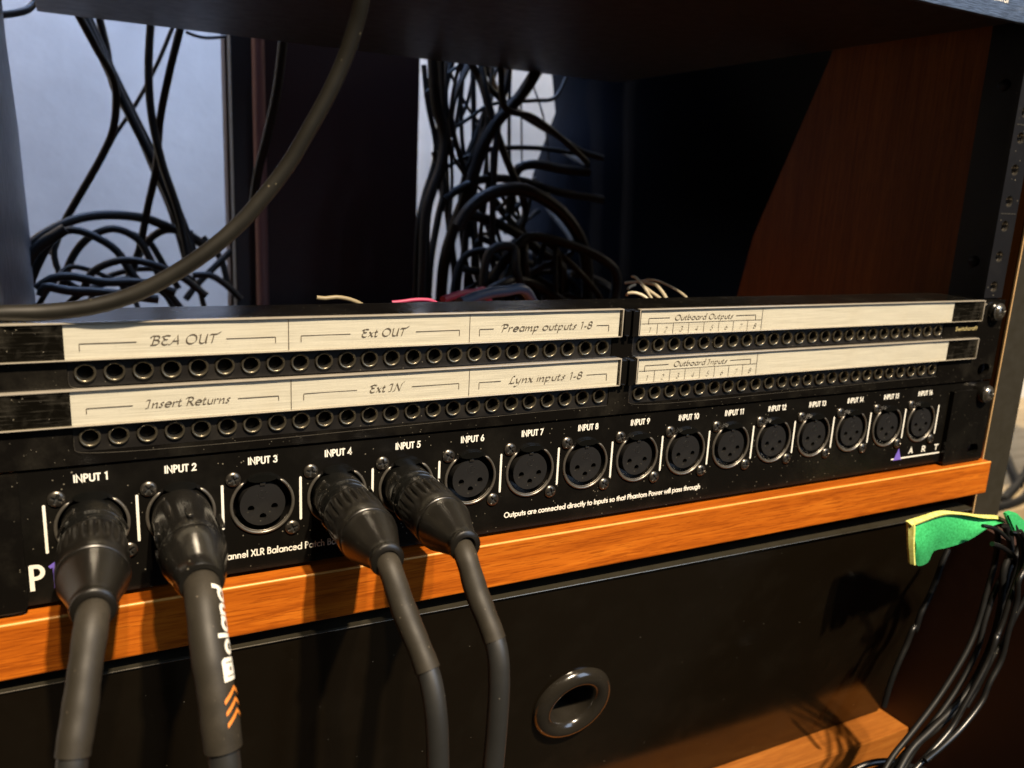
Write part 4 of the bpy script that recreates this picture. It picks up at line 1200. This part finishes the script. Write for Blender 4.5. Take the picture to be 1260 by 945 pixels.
END_R = 0
def xlr_cable(k, label, path, r_sleeve, r_cable, s_end, style, dx=0.0, droop=0.0, brand=False):
    x = cx[k]
    t = thing('microphone_cable', label, 'cable', (x, -20, CZ))
    def loc_part(name, prof, mat, rfun=None, parent=t, n=56, ang=35):
        s = Shape()
        prof = [(d, r * (1.0 if d < 10 else 1.0 - 0.085 * min(1, (d - 10) / 6))) for d, r in prof]
        s.lathe(prof, cx=x, cy=0, cz=CZ, n=n, rfun=rfun, droop=droop, dx=dx)
        return part(name, s, mat, parent, (x, -prof[0][0], CZ), ang)
    shellm = 'plug_shell'
    if style == 'ribbed':
        sh_ = loc_part('plug_shell', [(-5, 8.7), (0, 8.9), (4.5, 9.0), (9.5, 9.15), (9.7, 8.6), (10.5, 8.6), (10.7, 9.3), (12.6, 9.35), (12.8, 8.75), (13.6, 8.75), (13.8, 9.45), (16.4, 9.5), (17.2, 9.2), (17.4, 8.0)], shellm)
        s = Shape()                         # side wing that grips the socket rim
        for a in (28, 152, 215, 325):
            s.arc_tube(x, CZ, -13.2, 9.7, a - 14, a + 14, 0.38, n=12, sy=2.6)
        part('shell_rib', s, 'plug_gloss', sh_, (x, -13, CZ))
        def ribs(d, r, th):
            if 18.6 < d < 30.0:
                u = (d - 18.6) / 11.4
                g = math.sin(math.pi * u) ** 0.5
                return r - 1.2 * g * (0.5 + 0.5 * math.cos(22 * th)) ** 3 * (1.0 - 0.5 * u)
            return r
        prof = [(16.6, 8.8), (16.9, 9.7), (17.5, 10.15), (18.4, 10.3)] + [(18.6 + 11.4 * i / 12, 10.35 + 0.25 * math.sin(math.pi * i / 12)) for i in range(13)] + [(31.5, 10.45), (36.2, 10.45), (36.7, 10.1), (36.9, 9.4)]
        col_ = loc_part('collar', prof, 'rubber', ribs, n=176, ang=60)
        er = r_sleeve + 1.3
        er = er / 0.915
        bprof = [(36.8, 9.4), (37.0, 10.0), (37.4, 10.15), (38.2, 10.1)] + [(38.2 + 14.3 * i / 10, 10.1 - (10.1 - er) * (i / 10) ** 0.95) for i in range(1, 11)]
        e = bprof[-1]
        bprof += [(e[0] + 0.5, e[1] + 0.05), (e[0] + 1.0, e[1] + 0.38), (e[0] + 1.8, e[1] + 0.45), (e[0] + 2.6, e[1] + 0.2), (e[0] + 3.0, e[1] - 0.4), (e[0] + 3.1, r_sleeve), (e[0] + 2.0, r_sleeve - 0.3)]
        loc_part('strain_boot', bprof, 'rubber')
    else:
        sh_ = loc_part('plug_shell', [(-5, 8.8), (0, 9.0), (6, 9.25), (14.5, 9.6), (24, 9.95), (30.5, 10.15), (31.2, 9.9)], 'plug_gloss')
        s = Shape(); s.box(x - 0.9, x + 0.9, -27, -16.5, CZ + 9.3, CZ + 10.15, 0.35)
        part('latch_ridge', s, 'plug_gloss', sh_, (x, -20, CZ + 9.8))
        s = Shape()
        for sx_ in (-1, 1):
            for dz_ in (-4, 1, 5):
                s.box(x + sx_ * 9.0 - 0.7, x + sx_ * 9.0 + 0.7, -26 - dz_ * 0.3, -18, CZ + dz_ - 0.5, CZ + dz_ + 0.5, 0.3)
        part('grip_ridge', s, 'plug_gloss', sh_, (x, -20, CZ))
        loc_part('strain_boot', [(31.0, 9.95), (31.3, 10.35), (32.2, 10.5), (34, 10.4), (37.5, 9.7), (42, 8.6), (45.5, 7.7), (46.3, 7.5), (46.6, 7.8), (50.6, 6.7), (51.2, 6.3), (51.3, r_sleeve + 0.1), (49.5, r_sleeve - 0.2)], 'plug_gloss')
    # heat-shrink sleeve and cable
    tot_pts, tot_L = plug_tube_frame(path, 1.0)
    LT = tot_L[-1]
    isl = max(i for i, l in enumerate(tot_L) if l <= s_end)
    sleeve_path = [tuple(p) for p in tot_pts[:isl + 1:3]]
    s = Shape()
    rr_ = random.Random(k)
    ph = [rr_.uniform(0, 6.3) for _ in range(4)]
    def rf(u, l):
        w = 0.10 * math.sin(l * 0.31 + ph[0]) + 0.06 * math.sin(l * 0.83 + ph[1])
        return r_sleeve + w + 0.18 * max(0.0, (l - (s_end - 3.0)) / 3.0)
    s.tube(sleeve_path, rf, n=28, step=1.2, cap=True)
    sl = part('heat_shrink_sleeve', s, 'shrink', t, sleeve_path[0])
    s = Shape()
    s.tube([tuple(p) for p in tot_pts[max(isl - 4, 0)::4]], r_cable, n=24, step=2.0)
    part('cable_jacket', s, 'cable', t, tuple(tot_pts[isl]))
    if brand:
        pts, L = plug_tube_frame(path, 0.5)
        def mapper(u, v, d):
            # u runs up the sleeve towards the plug, v around it
            l = brand_base - u
            i = max(0, min(len(L) - 2, next((j for j, q in enumerate(L) if q > l), len(L) - 2) - 1))
            f = (l - L[i]) / max(L[i + 1] - L[i], 1e-6)
            p = pts[i].lerp(pts[i + 1], f)
            tg = (pts[min(i + 3, len(pts) - 1)] - pts[max(i - 3, 0)]).normalized()
            right = tg.cross(Vector((0, 0, 1))); right = Vector((1, 0, 0)) - tg * tg.x
            right.normalize()
            out = right.cross(tg).normalized()
            if out.dot(Vector((0, -0.5, 1))) < 0: out = -out
            ang = R(62) - v / r_sleeve
            n_ = out * math.cos(ang) + right * math.sin(ang)
            return p + n_ * (r_sleeve + 0.24 + d * 0.4)
        brand_base = s_end - 20.0
        bm_ = Shape()
        lettering(bm_, 'Roland', 0, 23.5, -1.2, 4.0, 0.26, {**G, 'R': (1.05, [[(0.1, 0), (0.1, 1), (0.85, 1), (0.92, 0.9), (0.92, 0.0)], [(0.1, 0.02), (0.95, 0.02)], [(0.34, 0.28), (0.34, 0.74), (0.68, 0.74), (0.68, 0.28), (0.34, 0.28)]])}, mapper=mapper, y=0.0, track=0.10)
        part('brand_lettering', bm_, 'print', sl, tuple(pts[40]))
        bm_ = Shape()
        for q in range(3):
            st = densify([(-10.2 + q * 2.8, -2.6), (-7.4 + q * 2.8, 0.6), (-10.2 + q * 2.8, 4.0)], 0.5)
            lv, rv = [], []
            for (u, v) in st:
                lv.append(bm_.bm.verts.new(mapper(u - 0.55, v, 0)))
                rv.append(bm_.bm.verts.new(mapper(u + 0.55, v, 0)))
            for i in range(len(st) - 1):
                bm_.face((lv[i], lv[i + 1], rv[i + 1], rv[i]))
        part('orange_chevrons', bm_, 'print_orange', sl, tuple(pts[60]))
    return t
PATHS = [
 [(40.4, -51.0, 23.8), (39.6, -57.5, 22.0), (37.6, -64.0, 14.0), (35.6, -69.5, 4.5), (33.6, -74.0, -3.9), (32.1, -76.0, -17.7), (30.0, -76.0, -45.2), (29.0, -75.0, -90)],
 [(66.8, -47.0, 24.0), (66.5, -54.5, 22.0), (66.4, -61.0, 16.5), (66.7, -67.0, 8.1), (67.4, -72.0, -3.4), (67.9, -75.0, -14.8), (68.5, -76.0, -32.8), (68.0, -76.0, -63.9), (68, -75, -110)],
 [(118.7, -50.0, 23.9), (118.9, -56.8, 21.8), (120.9, -62.8, 12.0), (124.9, -74.0, -4.0), (126.1, -77.2, -14.5), (126.7, -79.0, -32.8), (127.5, -79.0, -65.6), (127, -78, -110)],
 [(144.0, -49.0, 24.0), (143.4, -56.5, 22.2), (144.6, -62.5, 13.0), (147.5, -72.3, -1.5), (148.0, -74.2, -11.8), (147.7, -75.0, -23.5), (147.0, -75.0, -43.4), (145.5, -75.0, -72.8), (145, -74, -110)],
]
for p_ in PATHS:
    p_.append((p_[-1][0] + 4, p_[-1][1] + 6, -320.0))
xlr_cable(0, 'grey sleeved microphone cable plugged into INPUT 1 with a ribbed collar', PATHS[0], 4.05, 3.5, 39.5, 'ribbed', dx=-0.02, droop=0.02)
xlr_cable(1, 'thick sleeved cable with white lettering and orange chevrons plugged into INPUT 2', PATHS[1], 4.85, 4.0, 51.0, 'smooth', dx=-0.005, droop=0.015, brand=True)
xlr_cable(3, 'microphone cable with ribbed collar plugged into INPUT 4 under the words Patch Bay', PATHS[2], 3.7, 3.35, 40.0, 'ribbed', dx=-0.003, droop=0.02)
xlr_cable(4, 'microphone cable with ribbed collar plugged into INPUT 5, rightmost of the plugged ones', PATHS[3], 3.6, 3.35, 37.0, 'ribbed', dx=-0.012, droop=0.012)

# ================================================================== LOOSE CABLES
FOREGROUND[0][1].extend([(114.5, -46, 232), (104, -55, 300), (80, -50, 400)])
def cable(path, r, label, mat, group=None, name='loose_cable', n=12, step=4.0):
    s = Shape(); s.tube(path, r, n=n, step=step)
    o = part(name, s, mat, None, path[len(path) // 2])
    tag(o, label, 'cable', group)
    return o
cable(FOREGROUND[0][1], lambda u, l: 2.5 - 0.0016 * min(l, 220), 'scuffed olive-black cable sweeping across the front and up past the rack unit above', 'cable_olive', n=28, step=1.5)
ll = {0: 'black cable bending left in the left gap then falling to the coil', 4: 'straight upright black cable right of centre in the left gap',
      5: 'black cable crossing from top right to bottom left of the left gap', 7: 'short thin cable sagging at the top right of the left gap',
      8: 'widest loop of black cable arching over the coil in the left gap'}
for i, (r, p) in enumerate(LEFT_CABLES):
    cable(p, r * (1.15 if i > 7 else 1.0), ll.get(i, 'black cable coiled in the pile at the foot of the left gap' if i > 7 else 'black cable slanting down the left gap towards the pile'), 'dark_cable', None if i in ll else ('coiled black cables in the left gap' if i > 7 else 'slanting black cables in the left gap'), name='coiled_cable' if i > 7 else 'hanging_cable', n=10)
cable(POST_CABLE[0][1], POST_CABLE[0][0], 'thick black cable leaning in front of the red-brown pole', 'dark_cable', name='hanging_cable')
rt = random.Random(21)
EXTRA = []
for i in range(20):              # the dense heap low in the middle gap
    x0_, x1_ = rt.uniform(282, 400), rt.uniform(330, 480)
    y0_ = rt.uniform(300, 385)
    zt = rt.uniform(45, 98)
    EXTRA.append((rt.uniform(1.6, 4.2), [(x0_, y0_, rt.uniform(20, 40)), (x0_ + (x1_ - x0_) * rt.uniform(0.1, 0.4), y0_ + rt.uniform(-15, 15), zt * rt.uniform(0.75, 1.0)), ((x0_ + x1_) / 2 + rt.uniform(-15, 15), y0_ + 5, zt), (x1_, y0_ + rt.uniform(-20, 20), zt * rt.uniform(0.35, 0.8)), (x1_ + rt.uniform(-10, 25), y0_, 26)]))
for i in range(8):              # strands crossing at all slopes
    xa, xb = rt.uniform(296, 340), rt.uniform(370, 470)
    za, zb = rt.uniform(40, 200), rt.uniform(50, 185)
    y0_ = rt.uniform(330, 410)
    EXTRA.append((rt.uniform(1.2, 3.4), [(xa + rt.uniform(10, 30), y0_ + 20, 252), (xa + rt.uniform(2, 12), y0_ + 8, za * 0.45 + 252 * 0.55), (xa + 12, y0_, za + 6), (xa * 0.66 + xb * 0.34, y0_ + rt.uniform(-12, 12), za * 0.66 + zb * 0.34 + rt.uniform(-14, 14)), (xa * 0.33 + xb * 0.67, y0_ + rt.uniform(-12, 12), za * 0.33 + zb * 0.67 + rt.uniform(-18, 10)), (xb + 8, 440, zb)]))
for i in range(6):              # upright leads along the left side of the middle gap
    x0_ = rt.uniform(300, 345)
    EXTRA.append((rt.uniform(1.3, 2.8), [(x0_ + rt.uniform(-10, 30), rt.uniform(350, 420), 250), (x0_ + rt.uniform(-12, 14), 380, 190), (x0_ + rt.uniform(-16, 8), 375, 130), (x0_ + rt.uniform(-20, 5), 360, 40)]))
for r, p in MIDDLE_CABLES:
    if p[-1][2] < 125 and len(p) > 2:
        p.append((p[-1][0] + (p[-1][0] - p[-2][0]) * 0.3, p[-1][1], 8.0))
NMID = len(MIDDLE_CABLES)
MIDDLE_CABLES = MIDDLE_CABLES + EXTRA
EXL = []
for i in range(4):              # the coil low in the left gap
    x0_, x1_ = rt.uniform(8, 60), rt.uniform(80, 150)
    y0_ = rt.uniform(345, 425)
    zt = rt.uniform(48, 78)
    EXL.append((rt.uniform(1.8, 2.7), [(x0_, y0_, rt.uniform(28, 40)), (x0_ + 12, y0_ + rt.uniform(-15, 15), zt * 0.85), ((x0_ + x1_) / 2 + rt.uniform(-12, 12), y0_ + 5, zt), (x1_ - 8, y0_ + rt.uniform(-15, 15), zt * rt.uniform(0.6, 0.85)), (x1_, y0_, 26)]))
LEFT_EXTRA = EXL
for r, p in LEFT_EXTRA:
    cable(p, r, 'black cable coiled in the pile at the foot of the left gap', 'dark_cable', 'coiled black cables in the left gap', name='coiled_cable', n=10)
ml = {7: 'thick black cable running diagonally down to the left in the middle gap', 12: 'thickest black cable arching to the right in the middle gap',
      4: 'black cable slanting down to the right across the middle gap', 8: 'cable with a sharp bend at top right of the middle gap', 11: 'black cable bent square into the navy cloth'}
def mid_label(i, p):
    if i in ml: return ml[i], None
    if i >= NMID and i < NMID + 20:
        return 'black cable looping in the heap at the foot of the middle gap', 'heaped black cables at the foot of the middle gap'
    run = abs(p[-1][0] - p[0][0]) / (abs(p[-1][2] - p[0][2]) + 1)
    if run < 0.55:
        return 'black cable hanging nearly upright in the middle gap', 'upright black cables in the middle gap'
    return 'black cable crossing sideways through the middle gap tangle', 'crossing black cables in the middle gap'
for i, (r, p) in enumerate(MIDDLE_CABLES):
    lb, gp_ = mid_label(i, p)
    cable(p, r, lb, 'dark_cable', gp_, name='hanging_cable', n=10)
cl = ['straight cream wire sloping down in front of the other cream wires', 'cream wire close behind the straight one, ending beside it', 'longest cream wire, arching far to the right behind the patch bay',
      'bright cream wire curling down inside the long arch', 'low short cream wire hump left of the others', 'short grey-cream wire stub above the low hump']
for (r, p), l in zip(CREAM_CABLES, cl):
    cable(p, r, l, 'cream_cable', 'cream wires behind the right half of the patch bay', name='thin_wire', n=8, step=2)
for (r, p), l in zip(TAN_CABLES, ('shorter tan wire left of the other at top of the middle gap', 'longer tan wire hanging at top of the middle gap')):
    cable(p, r, l, 'tan_cable', name='thin_wire', n=8)
del MISC[4]
MISC[2][1].append((292, 232, 48))
MISC[3][1].append((303, 186, 52))
for (r, p), l, m in zip(MISC, ('tan wire lying just behind the top edge under the foreground cable curve', 'dull pinkish wire lying behind the top edge left of the magenta cable', 'magenta cable lying behind the patch bay', 'glossy blue-grey cable lying beside the magenta one'),
                        ('tan_cable', 'pink_cable', 'pink_cable', 'blue_cable')):
    cable(p, r, l, m, name='lying_cable', n=12, step=2)
rlb = ['short black lead crossing under the green cloth strap', 'black cable with light streaks hanging from the strap and curving left to the bottom', 'black cable hanging outermost from the strap beside its twin',
       'black cable hooked over from under the strap then falling', 'short black cable end hanging at the right picture edge', 'black cord hanging along the right edge of the lower panel', 'black cable lying near the lower shelf corner']
rr3 = random.Random(5)
for i in range(4):               # the rest of the bundle under the strap
    ox, oy = rr3.uniform(-3, 9), rr3.uniform(2, 12)
    p = [(q[0] + ox + 2 * math.sin(j * 0.7 + i), q[1] + oy, q[2] + rr3.uniform(-1.2, 1.2)) for j, q in enumerate(RIGHT_CABLES[2 if i % 2 else 1][1])]
    p = p[::2] + [p[-1], (p[-1][0] - 22, p[-1][1] - 6, p[-1][2] - 14), (p[-1][0] - 50, p[-1][1] - 14, p[-1][2] - 34)]
    cable(p, rr3.uniform(1.2, 1.9), 'matt black cable in the bundle hanging below the green strap', 'dark_cable', 'bundled cables below the green strap', name='hanging_cable', n=10, step=3)
for (r, p), l in zip(RIGHT_CABLES, rlb):
    cable(p, r, l, 'cable_dim', name='hanging_cable', n=12, step=2)

for p, l in (([(2363, 1100, -296), (1950, 905, -296), (1480, 560, -296), (1380, 480, -296)], 'black cable lying on the low stand, furthest back'),
             ([(1720, 640, -296), (1420, 500, -296), (1285, 445, -296)], 'black cable lying in the middle of the low stand'),
             ([(1610, 580, -296), (1330, 440, -296), (1210, 425, -296)], 'black cable lying along the near edge of the low stand')):
    cable(p, 7, l, 'dark_cable', name='lying_cable')
# ================================================================== GREEN CLOTH STRAP
gs = thing('cloth_strap', 'bright green felt strap with yellow edge wrapped over cables at the right', 'strap', (420, -32, -20))
def sheet(top, bot, m, off, thick=1.2, ncol=26, nrow=8, wav=1.2):
    s = Shape()
    tp_ = spline(top, 2.0); bt_ = spline(bot, 2.0)
    grid = []
    for i in range(ncol + 1):
        a = tp_[int(i / ncol * (len(tp_) - 1))]; b = bt_[int(i / ncol * (len(bt_) - 1))]
        row = []
        for j in range(nrow + 1):
            f = j / nrow
            p = a.lerp(b, f)
            p = p + Vector((0, off - wav * math.sin(f * 3.0 + i * 0.22) - 2.0 * math.sin(math.pi * f), 0))
            row.append(p)
        grid.append(row)
    vf = [[s.bm.verts.new(p) for p in r] for r in grid]
    vb = [[s.bm.verts.new(p + Vector((0.3, thick, 0))) for p in r] for r in grid]
    for i in range(ncol):
        for j in range(nrow):
            s.face((vf[i][j], vf[i + 1][j], vf[i + 1][j + 1], vf[i][j + 1]), True)
            s.face((vb[i][j], vb[i][j + 1], vb[i + 1][j + 1], vb[i + 1][j]), True)
    for i in range(ncol):
        s.face((vf[i][0], vb[i][0], vb[i + 1][0], vf[i + 1][0])); s.face((vf[i][-1], vf[i + 1][-1], vb[i + 1][-1], vb[i][-1]))
    for j in range(nrow):
        s.face((vf[0][j], vf[0][j + 1], vb[0][j + 1], vb[0][j])); s.face((vf[-1][j], vb[-1][j], vb[-1][j + 1], vf[-1][j + 1]))
    return s
top = GREEN
bot = GREENB
part('felt', sheet([(p[0] + 2.0 * (1 - i / 6), p[1], p[2] - 1.6) for i, p in enumerate(top)], bot, 'green', 0), 'green', gs, (420, -32, -22))
s = sheet([(p[0], p[1], p[2]) for p in top], [(p[0] + 1.5, p[1], p[2] - (2.6 if i < 3 else 1.3)) for i, p in enumerate(top)], 'yellow', -1.0, 1.3, 26, 3, 0.4)
eb = part('edge_binding', s, 'yellow', gs, (420, -33, -14))
s = sheet([(388.2, -30.2, -12.7), (390.5, -30.2, -23), (395.0, -30.2, -35.5)], [(393.2, -30.2, -15.2), (395.4, -30.2, -25), (398.6, -30.2, -36.3)], 'yellow', -1.2, 1.3, 14, 3, 0.3)
part('edge_binding', s, 'yellow', gs, (392, -31, -24))
s = Shape()
s.rings([[(x, -44 + dy, z) for x, z in [(p[0], p[2]) for p in GREEN2]] for dy in (0, 3)], smooth=False)
bmesh.ops.bevel(s.bm, geom=list(s.bm.edges), offset=0.8, segments=2, affect='EDGES')
part('felt', s, 'green', gs, (455, -43, -18))

# ================================================================== BEHIND THE RACK
pt = thing('partition_board', 'dark red-brown furniture board filling the view between the two wall gaps', 'furniture', (240, 460, -100))
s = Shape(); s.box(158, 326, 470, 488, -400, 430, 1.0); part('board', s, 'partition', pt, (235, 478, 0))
s = Shape(); s.box(160, 178, 455, 469.8, -400, 430, 1.5); part('front_batten', s, 'chassis', pt, (168, 462, 0))
s = Shape(); s.lathe([(-400, 5.0), (430, 5.0)], n=20, cap0=True, cap1=True)
s.bm.transform(Matrix.Translation((180.5, 448, 0)) @ Matrix.Rotation(R(-90), 4, 'X'))
tag(part('pole', s, 'pole', None, (180.5, 448, 0)), 'thin red-brown upright pole beside the left wall gap', 'pole')

# navy cloth bag
s = Shape()
outline = [(472.0, 300), (472.0, 248.1), (478.3, 214), (468.0, 186.1), (458.4, 159.6), (452.0, 137.5), (440.8, 92.5), (430.4, 80.2), (414.0, 48.4), (409, 10), (404, -160)]
rl_ = []
rb = random.Random(3)
xr = 860
for (x, z) in outline:
    ring = []
    n = 28
    for i in range(n):
        a = 2 * math.pi * i / n
        cxm = (x + xr) / 2; rx = (xr - x) / 2
        rr = 1 + 0.05 * math.sin(5 * a + z * 0.03) * (abs(math.sin(a)))
        ring.append((cxm - rx * math.copysign(abs(math.cos(a)) ** 0.7, math.cos(a)), 470 - 70 * math.copysign(abs(math.sin(a)) ** 0.7, math.sin(a)) * rr, z + 6 * math.sin(3 * a)))
    rl_.append(ring)
s.rings(rl_)
tag(part('cloth_bag', s, 'navy', None, (660, 470, 50)), 'dark navy cloth bag bulging at the right side of the middle gap', 'bag')
s = Shape(); s.box(-120, 1200, 420, 426, -420, 24, 1.0)
s.box(-120, 1200, 300, 419.6, -430, -420.5, 1.0)
tag(part('low_cabinet', s, 'chassis', None, (300, 424, -200)), 'black low cabinet top hidden in shadow behind the cable tangle', 'cabinet')
s = Shape(); s.box(556, 577, 598, 604, -300, 420, 1.0)
tag(part('cream_post', s, 'cream', None, (566, 600, 0)), 'cream upright post at the right side of the middle gap', 'post')
# cable crossing at the top left corner
cable([(8, 310, 214), (18, 330, 219), (27, 345, 226), (34, 352, 240), (36, 356, 262)], 2.2, 'black cable crossing the top left corner beside the unit above', 'dark_cable', name='hanging_cable')

# unseen dark sheet added beside the rack to block the key light
cu = Shape()
ra_, rb_ = [], []
for i in range(90):
    x = 516 + i * 11.5
    y = 118 + 9 * math.sin(i * 0.8) + 5 * math.sin(i * 0.37)
    ra_.append((x, y)); rb_.append((x, y + 3))
poly = ra_ + list(reversed(rb_))
va = [[cu.bm.verts.new((px_, py_, z_)) for px_, py_ in poly] for z_ in (150, 1500)]
n_ = len(poly)
for i in range(n_):
    cu.face((va[0][i], va[0][(i + 1) % n_], va[1][(i + 1) % n_], va[1][i]), True)
tag(part('light_blocker', cu, 'navy', None, (1000, 170, 800)), 'unseen dark sheet added to block light behind the rack side', 'light_blocker')
# right of the rack: pale box and dark cables on a low stand
s = Shape(); s.box(975, 1500, 985, 1300, -112, -10, 4)
tag(part('pale_box', s, 'cream', None, (1200, 1000, -80)), 'pale cream box standing out of focus right of the rack', 'box')
s = Shape(); s.box(640, 2400, 420, 899, -330, -300, 2)
tag(part('low_stand', s, 'floor', None, (1200, 700, -310)), 'pale low stand right of the rack with dark cables on it', 'stand')
